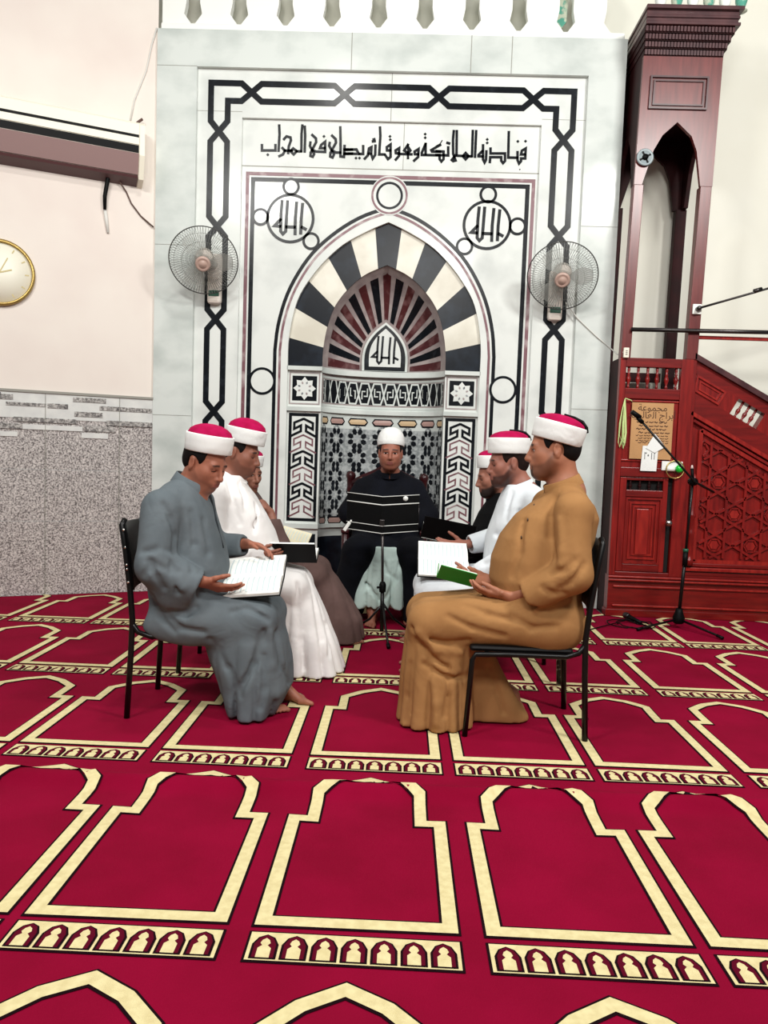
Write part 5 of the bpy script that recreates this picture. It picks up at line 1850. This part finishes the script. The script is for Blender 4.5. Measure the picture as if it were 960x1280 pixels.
folds_px(F, T_, [(.016, [(694, 622), (689, 645), (688, 670), (694, 698)]), (.013, [(718, 700), (705, 712), (690, 716)]), [(700, 735), (715, 728), (730, 705)], [(664, 760), (690, 765), (715, 755)], [(640, 770), (665, 785), (695, 783)],
                 [(560, 770), (590, 785), (630, 795)], [(580, 755), (610, 768), (640, 775)], (.014, [(515, 785), (535, 800), (560, 805), (585, 800)]), [(520, 800), (540, 822), (560, 835)], (.012, [(530, 830), (560, 848), (585, 845)]),
                 (.011, [(512, 830), (508, 870), (506, 900)]), [(655, 650), (650, 690), (640, 720)], (.012, [(610, 835), (622, 865), (630, 890)]), (.01, [(560, 870), (555, 895)]), [(678, 735), (690, 742), (705, 742)]], .011, .022)
folds_px(F, T_, [[(522, 790), (545, 812), (575, 815)], [(540, 850), (545, 880), (545, 905)], [(700, 650), (702, 690), (700, 705)]], .011, .03, True)
floor_cut(F)
ro = garment('robe', F, 'cloth_tan', T_)
collar(T_, (-.03, 0, 1.132), rot(0, R(22), 0), .085, .046, 'cloth_tan')
buttons(F, T_, ro, [(668, 632), (660, 650), (652, 672)], .009)

# ------------------------------------------------------------------ man in a white robe, second on the right
WR = root('person', 'bearded man in a white robe reading a wide book, behind the man in tan', 'person', (.70, 4.45, 0), math.pi, 'men seated reading in a half circle')
M = rot(R(6), R(10), 0)
hc = (.077, 0, 1.25)
body(WR, dict(head=hc, M=M, s=1.08, neck=(-.02, 0, 1.06), beard=.008,
     L=[(-.08, .2, 1.02), (.03, .27, .77), (.27, .185, .60), (0, .09, .53), (.5, .12, .49), (.48, .1, .09), dict(d=(.96, -.12, .0), n=(0, -.42, .9), curl=(.08, .12, .15), thumb=(.8, .4, .6)), (1, .1, 0)],
     R=[(-.06, -.2, 1.02), (.05, -.27, .79), (.29, -.2, .735), (0, -.09, .53), (.5, -.12, .49), (.48, -.1, .09), dict(d=(.95, .12, .0), n=(0, .4, .9), curl=(.08, .12, .15), thumb=(.8, .4, .6)), (1, -.1, 0)]),
     skin_set('e', (158, 102, 86), (58, 32, 26), (140, 76, 68)), face_zone(hc, M, 1.08, brow=1.2, closed=True, stub=.95), .005)
hair(WR, hc, M, 1.08, 'hair_brown')
cap(WR, (.08, 0, 1.298), rot(R(4), R(1), 0), .122, .106, .09, .042, tassel=.5)
F = robe_field(.008)
tp(F, [.42, .5, .6, .7, .8, .9, 1.0, 1.07, 1.12], [-.2, -.22, -.23, -.24, -.24, -.235, -.19, -.12, -.06], [.12, .18, .2, .2, .19, .165, .135, .11, .09], [.19, .2, .215, .21, .2, .2, .18, .13, .08])
for sg in (1, -1):
    F.add(cone((-.05, sg*.08, 1.05), (-.07, sg*.2, 1.0), .075, .082), .04)
    F.add(cone((0, sg*.1, .53), (.5, sg*.12, .49), .13, .105), .04)
F.add(cone((0, 0, .53), (.5, 0, .49), .13, .1), .05)
tp(F, [.0, .15, .3, .45, .56], [.25, .25, .22, .2, .2], [.64, .63, .61, .6, .55], [.22, .2, .19, .18, .15])
skirt_folds(F, .4, 0, .05, .5, .016, 9, 5, .3)
sleeve(F, (-.08, .2, 1.0), (.02, .27, .76), (.23, .195, .615), .085, .085, .066, .05)
sleeve(F, (-.06, -.2, 1.0), (.05, -.27, .78), (.26, -.21, .735), .085, .08, .06, .046)
crumple(F, .003, (13, 13, 13), 5)
folds_px(F, WR, [[(640, 615), (632, 650), (622, 668)], [(600, 672), (620, 668), (645, 662)], [(585, 690), (605, 688), (625, 690)], [(650, 640), (645, 665)], [(635, 690), (620, 700), (605, 705)]], .011, .022)
floor_cut(F)
garment('robe', F, 'cloth_cool_white', WR)
collar(WR, (.0, 0, 1.085), rot(0, R(22), 0), .082, .045, 'cloth_cool_white')

# ------------------------------------------------------------------ man in black, third on the right
BK = root('person', 'man in a black robe mostly hidden behind the two right-hand readers', 'person', (.72, 5.2, 0), math.pi, 'men seated reading in a half circle')
M = rot(R(5), R(14), 0)
hc = (.09, 0, 1.15)
body(BK, dict(head=hc, M=M, s=1.05, neck=(-.02, 0, .98), beard=.008,
     L=[(-.06, .19, .95), (.1, .25, .72), (.36, .13, .66), (0, .09, .5), (.48, .12, .48), (.5, .1, .09), dict(d=(.95, -.15, .0), n=(0, -.7, .7), curl=(.3, .45, .4)), (1, .1, 0)],
     R=[(-.06, -.19, .95), (.08, -.25, .72), (.34, -.13, .68), (0, -.09, .5), (.48, -.12, .48), (.5, -.1, .09), dict(d=(.95, .15, .0), n=(0, .7, .7), curl=(.3, .45, .4)), (1, -.1, 0)]),
     skin_set('f', (152, 98, 80), (36, 22, 19), (128, 72, 64)), face_zone(hc, M, 1.05, closed=True), .006)
hair(BK, hc, M, 1.05, 'hair')
cap(BK, (.095, 0, 1.205), rot(R(4), R(2), 0), .112, .1, .085, .04)
F = robe_field(.009)
tp(F, [.40, .5, .6, .7, .8, .9, .98, 1.04], [-.18, -.2, -.21, -.21, -.2, -.18, -.12, -.06], [.15, .19, .22, .23, .22, .18, .13, .08], [.19, .2, .21, .21, .2, .18, .13, .08])
for sg in (1, -1):
    F.add(cone((-.05, sg*.08, .97), (-.06, sg*.19, .93), .07, .08), .04)
    F.add(cone((0, sg*.1, .5), (.48, sg*.12, .47), .12, .1), .04)
F.add(cone((0, 0, .5), (.48, 0, .47), .12, .1), .05)
tp(F, [.0, .15, .3, .45, .54], [.3, .28, .25, .22, .22], [.64, .62, .6, .58, .52], [.2, .19, .18, .18, .15])
skirt_folds(F, .42, 0, .05, .5, .014, 8, 5, .6)
sleeve(F, (-.06, .19, .93), (.1, .25, .71), (.33, .14, .66), .08, .075, .06, .046)
sleeve(F, (-.06, -.19, .93), (.08, -.25, .71), (.31, -.14, .68), .08, .075, .06, .046)
floor_cut(F)
garment('robe', F, 'cloth_black', BK)

# ------------------------------------------------------------------ man facing the camera in the niche
CM = root('person', 'man in a navy coat and white cap facing forward before the niche', 'person', (-.09, 6.08, 0), -math.pi/2, 'men seated reading in a half circle')
M = rot(0, R(3), 0)
hc = (.1, 0, 1.292)
body(CM, dict(head=hc, M=M, s=1.12, neck=(.0, 0, 1.09), fat=.009,
     R=[(.0, -.21, 1.03), (.06, -.3, .82), (.26, -.1, .76), (0, -.09, .53), (.44, -.16, .51), (.43, -.09, .1), dict(d=(.5, .8, -.1), n=(-.6, .3, -.6), curl=(.4, .5, .4)), (1, -.08, 0)],
     L=[(.0, .21, 1.03), (.06, .3, .82), (.26, .1, .75), (0, .09, .53), (.42, .18, .51), (.28, .17, .1), dict(d=(.5, -.8, -.1), n=(-.6, -.3, -.6), curl=(.4, .5, .4)), (1, .15, 0)]),
     skin_set('g', (158, 97, 78), (50, 30, 26), (122, 66, 60)), face_zone(hc, M, 1.12, stub=.25), .0045)
hair(CM, hc, M, 1.12, 'hair', burn=-.015)
cap(CM, (.088, 0, 1.336), rot(0, R(-9), 0), .114, .106, dome=True)
F = robe_field(.008, (-.3, .8), (-.52, .52))
tp(F, [.42, .55, .7, .85, .95, 1.03, 1.09, 1.135], [-.18, -.2, -.2, -.18, -.16, -.13, -.09, -.06], [.2, .24, .22, .2, .17, .13, .09, .06], [.28, .29, .28, .265, .24, .2, .13, .08])
for sg in (1, -1):
    F.add(cone((.0, sg*.08, 1.06), (.0, sg*.2, 1.0), .075, .085), .05)
    F.add(cone((0, sg*.14, .54), (.43, sg*.2, .54), .14, .125), .05)
F.add(cone((0, 0, .53), (.36, 0, .55), .13, .09), .05)
F.add(cone((.43, -.21, .52), (.40, -.34, .08), .115, .10), .05)
F.add(cone((.43, .21, .52), (.42, .27, .05), .125, .125), .05)
F.add(cone((.2, .2, .5), (.2, .27, .05), .14, .14), .05)
F.add(cone((.2, -.2, .5), (.2, -.3, .05), .14, .14), .05)
sleeve(F, (.0, -.2, 1.0), (.05, -.3, .80), (.22, -.14, .75), .09, .095, .075, .055)
sleeve(F, (.0, .2, 1.0), (.05, .3, .80), (.22, .14, .745), .09, .095, .075, .055)
crumple(F, .004, (10, 10, 10), 6)
floor_cut(F, .03)
garment('coat', F, 'cloth_navy', CM)
F = robe_field(.008, (-.05, .8), (-.45, .45), (.05, .75))
tp(F, [.135, .25, .38, .5, .585], [.05, .05, .05, .1, .15], [.52, .535, .54, .535, .48], [.27, .24, .2, .16, .12], cy=[-.035, -.03, -.02, -.0, .0])
skirt_folds(F, .3, -.03, .1, .6, .02, 15, 9, .5)
folds_px(F, CM, [(.014, [(447, 712), (462, 735), (474, 750)]), [(478, 700), (484, 716), (492, 722)], [(500, 700), (495, 725), (482, 748)]], .011, .022)
garment('robe', F, 'cloth_mint', CM)
collar(CM, (.035, 0, 1.098), rot(0, R(10), 0), .083, .04, 'cloth_navy')

# ================================================================== chairs
def chair(label, x, y, rz, group, worn=False, studs=False, name='metal_chair', fl=.215):
    t = root(name, label, 'chair', (x, y, 0), rz, group)
    m1 = 'worn_metal' if worn else 'black_metal'
    for sg, nm in ((1, 'rear_leg'), (-1, 'rear_leg')):
        b = MB(); b.tube([(-.27, sg*.225, .0), (-.255, sg*.222, .3), (-.25, sg*.22, .46), (-.262, sg*.22, .6), (-.285, sg*.22, .78), (-.305, sg*.215, .9), (-.3, sg*.195, .925)], .0135, m1, 10)
        b.build(nm, t, shift=False)
    for sg in (1, -1):
        b = MB(); b.tube([(.27, sg*fl, .0), (.25, sg*(fl-.005), .355), (.235, sg*(fl-.007), .38), (.1, sg*(fl-.007), .385), (-.17, sg*.208, .385), (-.225, sg*.214, .405), (-.25, sg*.22, .445)], .0125, m1, 10)
        b.build('front_leg', t, shift=False)
    b = MB(); b.tube([(.18, -fl+.005, .38), (.18, fl-.005, .38)], .01, m1, 8); b.tube([(-.16, -.21, .38), (-.16, .21, .38)], .01, m1, 8)
    b.build('stretcher', t, shift=False)
    b = MB(); b.box((-.205, -fl+.01, .392), (.262, fl-.01, .42), 'black_vinyl', bev=.013)
    b.build('seat', t, shift=False)
    b = MB()
    n = 9
    vs_ = []
    for i in range(n):
        l = -.215+.43*i/(n-1)
        bow = -.035*(1-(2*i/(n-1)-1)**2)
        for (z, f) in ((.60, -.258), (.76, -.278), (.905, -.302)):
            vs_ += [(f+bow-.008, l, z), (f+bow+.012, l, z)]
    fs_ = []
    for i in range(n-1):
        a, c = i*6, i*6+6
        for k in (0, 2):
            fs_ += [(a+k, c+k, c+k+2, a+k+2), (a+k+1, a+k+3, c+k+3, c+k+1)]
        fs_ += [(a, a+1, c+1, c), (a+4, c+4, c+5, a+5)]
    fs_ += [(0, 2, 3, 1), (2, 4, 5, 3), (48, 49, 51, 50), (50, 51, 53, 52)]
    b.add(vs_, fs_, 'black_vinyl', True)
    b.build('backrest', t, shift=False)
    if studs:
        for z in (.64, .70, .72, .80, .88):
            b = MB(); b.lathe([(.007, 0), (.006, .004), (0, .006)], 'stud', 8, Matrix.Translation((-.262-.1*(z-.6), -.234, z)) @ Matrix.Rotation(R(90), 4, 'X'))
            b.build('rivet', t, shift=False)
    return t
chair('black metal chair with rivets under the man in grey', -.965, 3.655, 0, 'black metal chairs', studs=True, fl=.17)
chair('black metal chair under the man in the cream white robe', -.94, 4.385, 0, 'black metal chairs')
chair('black metal chair under the man in dark brown', -.99, 5.1, 0, 'black metal chairs')
chair('black metal chair under the man in tan', .60, 3.588, math.pi, 'black metal chairs')
chair('chair with worn silvery back posts under the man in the cool white robe', .66, 4.45, math.pi, 'black metal chairs', worn=True)
chair('black metal chair under the man in black', .72, 5.2, math.pi, 'black metal chairs')

# carved chair in the niche
TH = root('carved_armchair', 'dark red carved wooden armchair behind the man in the navy coat', 'chair', (-.1, 6.1, 0))
def tbox(nm, q, bev=.008):
    b = MB()
    for k in q:
        b.box(k[:3], k[3:], 'throne_wood', bev=bev)
    return b.build(nm, TH)
tbox('seat', [(-.40, 5.84, .40, .20, 6.36, .45)])
for x in (-.42, .19):
    b = MB(); b.lathe([(.028, 0), (.028, .42), (.034, .44), (.026, .47), (.026, .95), (.036, .97), (.03, 1.0), (.034, 1.06), (.042, 1.09), (.034, 1.115), (0, 1.13)], 'throne_wood', 14, Matrix.Translation((x+.0, 6.36, 0)))
    b.build('back_post', TH)
    b = MB(); b.lathe([(.026, 0), (.026, .4), (.034, .42), (.024, .45), (.028, .66), (0, .67)], 'throne_wood', 12, Matrix.Translation((x, 5.88, 0)))
    b.build('front_leg', TH)
    tbox('arm', [(x-.03, 5.84, .655, x+.03, 6.36, .69)])
b = MB()
prf = [(-.42, 1.05), (-.33, 1.10), (-.22, 1.15), (-.115, 1.215), (-.01, 1.15), (.1, 1.10), (.19, 1.05)]
b.prism([(-.42, .96)]+[(x, z) for x, z in prf]+[(.19, .96)], lambda u, v, d: Vector((u, 6.345+d, v)), 0, .04, 'throne_wood')
b.rstroke([(x, z-.02) for x, z in prf], .022, lambda u, v, d: Vector((u, 6.345-d, v)), 0, .015, 'throne_wood')
b.build('crest_rail', TH)
tbox('back_panel', [(-.3, 6.35, .5, .07, 6.375, .97), (-.41, 6.35, .52, .18, 6.38, .58)])
for k in range(8):
    x = -.375+.0735*k
    if -.3 < x < .07:
        continue
    b = MB(); b.lathe([(.012, .58), (.012, .66), (.02, .72), (.012, .78), (.012, .96)], 'throne_wood', 8, Matrix.Translation((x, 6.365, 0)))
    b.build('back_spindle', TH)

# ================================================================== books
def book(label, c, u, v, w_, h_, th, ra, rb, cover='black_cover', page='page', lines=9, group='open books in the readers\' hands', curl=.012, border=None):
    """open book: u runs along the spine, v across it; ra / rb lift the two halves (degrees)"""
    c, u, v = Vector(c), Vector(u).normalized(), Vector(v)
    v = (v-u*v.dot(u)).normalized()
    n = u.cross(v)
    if n.z < 0:
        n = -n
    t = root('open_book', label, 'book', c, 0, group)
    bc = MB()
    for sg, a in ((1, R(ra)), (-1, R(rb))):
        e = v*(sg*math.cos(a))+n*math.sin(a)
        q = n*math.cos(a)-v*(sg*math.sin(a))
        P = lambda i, j, k: c+u*(h_*(i-.5))+e*(w_*j)+q*k
        bp = MB()
        N = 8
        vs_ = []
        for s in range(N+1):
            j = s/N
            top = th*(1-.25*j)+curl*math.sin(math.pi*min(1, j*1.25))
            if s == 0:
                top = th*.55
            vs_ += [P(0, j, .003), P(1, j, .003), P(1, j, top), P(0, j, top)]
        fs_ = []
        for s in range(N):
            a0, b0 = 4*s, 4*s+4
            fs_ += [(a0+k, b0+k, b0+(k+1) % 4, a0+(k+1) % 4) for k in range(4)]
        fs_ += [(0, 1, 2, 3), (4*N, 4*N+3, 4*N+2, 4*N+1)]
        bp.add(vs_, fs_, page)
        def pt(i, j, up_):
            top = th*(1-.25*j)+curl*math.sin(math.pi*min(1, j*1.25))
            return P(i, j, top+up_)
        for k in range(lines):
            i = .9-.8*k/max(1, lines-1)
            js = [.12+.76*m_/6 for m_ in range(7)]
            A = [pt(i-.011, j, .0012) for j in js]; B = [pt(i+.011, j, .0012) for j in js]
            bp.add(A+B, [(m_, m_+1, 8+m_, 7+m_) for m_ in range(6)], 'page_line')
        if border:
            for (i0, j0, i1, j1) in ((.05, .06, .06, .94), (.94, .06, .95, .94)):
                js = [j0+(j1-j0)*m_/6 for m_ in range(7)]
                bp.add([pt(i0, j, .001) for j in js]+[pt(i1, j, .001) for j in js], [(m_, m_+1, 8+m_, 7+m_) for m_ in range(6)], border)
        bp.build('page_block', t)
        m2 = [P(-.02, -.0, 0), P(1.02, -.0, 0), P(1.02, 1.04, 0), P(-.02, 1.04, 0), P(-.02, -.0, .0035), P(1.02, -.0, .0035), P(1.02, 1.04, .0035), P(-.02, 1.04, .0035)]
        bc.add(m2, [(0, 3, 2, 1), (4, 5, 6, 7), (0, 1, 5, 4), (1, 2, 6, 5), (2, 3, 7, 6), (3, 0, 4, 7)], cover)
    bc.build('cover', t)
    return t
book('large white open book on the lap of the man in grey', (-.70, 3.66, .632), (.97, .02, .10), (0, 1, .36), .185, .29, .022, 6, 3, lines=10)
book('black-covered open book held by the man in the cream white robe', (-.60, 4.36, .625), (1, .0, .02), (0, 1, .05), .15, .25, .026, 18, 52, page='page')
book('cream-paged open book held by the man in dark brown', (-.71, 5.02, .655), (.96, 0, -.24), (0, 1, .38), .15, .2, .018, 10, 5, page='page_cream')
book('small green-covered open book held by the man in tan', (.272, 3.62, .665), (.96, .0, -.22), (0, 1, .1), .105, .17, .014, 25, 48, cover='green_cover', lines=7)
book('wide white open book with ruled pages held by the man in the cool white robe', (.262, 4.42, .655), (.98, 0, -.02), (0, 1, .42), .19, .29, .016, 4, 2, lines=11)
book('dark-covered open book held by the man in black', (.31, 5.02, .70), (.95, 0, -.16), (0, 1, .1), .16, .33, .01, 30, 72, lines=8, page='page')

# ================================================================== music stand
MS = root('music_stand', 'black folding music stand with bright metal edges in front of the navy coat', 'stand', (-.09, 5.15, 0))
b = MB(); b.tube([(-.09, 5.16, .06), (-.105, 5.16, .5), (-.118, 5.17, .86)], .0095, 'dark_steel', 10); b.tube([(-.095, 5.16, .06), (-.101, 5.16, .36)], .014, 'black_metal', 10); b.build('pole', MS)
b = MB(); b.lathe([(.022, .33), (.024, .35), (.024, .38), (.016, .4)], 'black_plastic', 12, Matrix.Translation((-.1, 5.16, 0))); b.tube([(-.1, 5.16, .365), (-.135, 5.13, .365)], .008, 'black_plastic', 8); b.build('clamp', MS)
for a in (R(-80), R(40), R(160)):
    b = MB(); ex, ey = -.09+.27*math.cos(a), 5.16+.27*math.sin(a)
    b.tube([(-.092, 5.16, .25), (-.09+.1*math.cos(a), 5.16+.1*math.sin(a), .13), (ex, ey, .018)], .008, 'black_metal', 8)
    b.tube([(ex-.02*math.cos(a), ey-.02*math.sin(a), .03), (ex+.01*math.cos(a), ey+.01*math.sin(a), .014)], .013, 'black_plastic', 8)
    b.build('leg', MS)
dk = MB(); ed = MB()
def dsk(s, z, off=0.0):        # s from -1 to 1 across the folded desk
    return Vector((-.118+.248*s, 5.135+.085*abs(s)-off, z+.018*abs(s)))
for sg in (-1, 1):
    for z0, z1 in ((.735, .785), (.785, .93), (.93, .985)):
        vs_ = [dsk(0, z0), dsk(sg, z0), dsk(sg, z1), dsk(0, z1), dsk(0, z0, -.004), dsk(sg, z0, -.004), dsk(sg, z1, -.004), dsk(0, z1, -.004)]
        dk.add(vs_, [(0, 1, 2, 3), (4, 7, 6, 5), (0, 4, 5, 1), (1, 5, 6, 2), (2, 6, 7, 3), (3, 7, 4, 0)], 'black_plastic')
for z, r_ in ((.735, .0026), (.785, .0024), (.928, .0042), (.985, .0026)):
    ed.tube([dsk(-1, z, .003), dsk(-.5, z, .003), dsk(0, z, .003), dsk(.5, z, .003), dsk(1, z, .003)], r_, 'white_edge', 6)
ed.tube([dsk(1, .735, .003), dsk(1, .928, .003)], .0018, 'dark_steel', 6)
dk.build('desk', MS); ed.build('edge_rail', MS)
b = MB(); b.box((-.135, 5.125, .79), (-.1, 5.15, .83), 'dark_steel', bev=.005); b.build('bracket', MS)
b = MB(); b.lathe([(.017, 0), (.017, .003), (0, .003)], 'white_edge', 16, Matrix.Translation(dsk(.62, .965, .004)) @ Matrix.Rotation(R(90), 4, 'X')); b.build('sticker', MS)
o = MB(); p = dsk(-.98, .75, .012)
o.box((-.012, -.006, -.035), (.012, .006, .035), 'white_edge', Matrix.Translation(p) @ Matrix.Rotation(R(32), 4, 'Y'), bev=.004)
o.tube([p+Vector((.02, 0, .03)), p+Vector((.03, .004, .045))], .006, 'white_edge', 6)
tag(o.build('paper_clip'), 'small white clip on the lower left corner of the music stand', 'clip')

# ================================================================== microphone stand and microphone
TS = root('microphone_stand', 'black tripod boom stand without a microphone in front of the pulpit', 'microphone stand', (2.2, 5.9, 0))
top = at(866, 602, 5.86)
bs = Vector((2.2, 5.9, 0))
b = MB(); b.lathe([(.03, .04), (.042, .05), (.045, .09), (.03, .13), (.024, .16)], 'black_plastic', 16, Matrix.Translation(bs)); b.build('hub', TS)
for ex, ey in ((1.84, 5.73), (2.39, 5.55), (2.34, 6.20)):
    b = MB(); b.tube([bs+Vector((0, 0, .075)), (bs+(Vector((ex, ey, 0))-bs)*.85)+Vector((0, 0, .03)), Vector((ex, ey, .02))], .0095, 'black_metal', 8); b.tube([bs+(Vector((ex, ey, 0))-bs)*.9+Vector((0, 0, .026)), Vector((ex, ey, .018))+(Vector((ex, ey, 0))-bs)*.03], .013, 'black_plastic', 8); b.build('leg', TS)
md = bs.lerp(top, .5)
b = MB(); b.tube([bs+Vector((0, 0, .1)), md], .0135, 'black_metal', 10); b.build('lower_pole', TS)
b = MB(); b.tube([md, top], .0095, 'black_metal', 10); b.build('upper_pole', TS)
b = MB(); b.tube([md-Vector((0, 0, .08)), md+Vector((0, 0, .03))], .02, 'black_plastic', 12); b.build('height_clutch', TS)
b = MB(); b.tube([md+Vector((0, 0, .03)), md+Vector((0, 0, .055))], .021, 'green_plastic', 12); b.build('green_ring', TS)
b = MB(); b.tube([top+Vector((0, -.03, 0)), top+Vector((0, .03, 0))], .03, 'black_plastic', 14); b.tube([top, top+Vector((-.012, 0, .10))], .012, 'black_plastic', 8); b.tube([top+Vector((-.012, 0, .10)), top+Vector((-.013, 0, .125))], [.012, .005], 'tissue', 8); b.build('boom_joint', TS)
e0, e1 = at(803, 528, 5.72), at(892, 615, 5.9)
b = MB(); b.tube([e0, top+Vector((0, -.035, 0)), e1], .009, 'black_metal', 8); b.build('boom', TS)
b = MB(); b.tube([e0, e0+(e0-e1).normalized()*.05], .017, 'black_plastic', 8); b.tube([e0+(e0-e1).normalized()*.03+Vector((0, 0, .015)), e0+(e0-e1).normalized()*.10+Vector((-.012, 0, .014))], [.02, .017], 'black_plastic', 10); b.build('microphone_clip', TS)
MI = root('microphone', 'black handheld microphone lying on the carpet beside the pulpit', 'microphone', (1.87, 6.05, 0))
q0, q1 = Vector((1.855, 6.14, .045)), Vector((1.93, 5.96, .022))
dv = (q1-q0).normalized()
b = MB(); b.tube([q0+dv*.05, q1], [.02, .013], 'black_plastic', 12); b.build('handle', MI)
b = MB(); b.tube([q0-dv*.012, q0, q0+dv*.025, q0+dv*.045, q0+dv*.052], [.012, .024, .028, .024, .021], 'dark_steel', 14); b.build('grille', MI)
o = MB()
pts = []
for k in range(60):
    t = k/59
    a = t*2*math.pi*2.3
    pts.append((1.80+.17*math.cos(a+.4)*(1-.3*t)+.12*t, 5.93+.14*math.sin(a+.4)*(1-.2*t), .014+.010*(k % 7 == 3)+.006*math.sin(a)))
o.tube([(1.93, 5.96, .02), (1.95, 5.91, .012)]+pts[4:]+[(1.5, 5.72, .012), (1.35, 5.6, .011)], .0045, 'black_plastic', 6)
tag(o.build('microphone_cable'), 'thin black cable coiled on the carpet by the fallen microphone', 'cable')

# small things hanging under the chairs
o = MB()
o.tube([(.72, 4.33, .40), (.715, 4.32, .34), (.73, 4.32, .27), (.71, 4.315, .22), (.725, 4.31, .15)], [.012, .022, .014, .026, .01], 'tissue', 8)
tag(o.build('tissue_strip'), 'crumpled pale tissue strip hanging under the worn silvery chair', 'tissue')
o = MB(); o.tube([(-1.13, 4.20, .405), (-1.128, 4.195, .33), (-1.10, 4.19, .25), (-1.075, 4.185, .17)], [.01, .016, .008, .012], 'tissue', 8)
tag(o.build('cloth_strip'), 'pale cloth strip hanging under the chair of the man in the cream white robe', 'cloth')
o = MB(); o.box((.545, 3.93, .335), (.60, 3.945, .41), 'tag_red', bev=.003)
tag(o.build('red_tag'), 'small red tag hanging under the chair of the man in tan', 'tag')
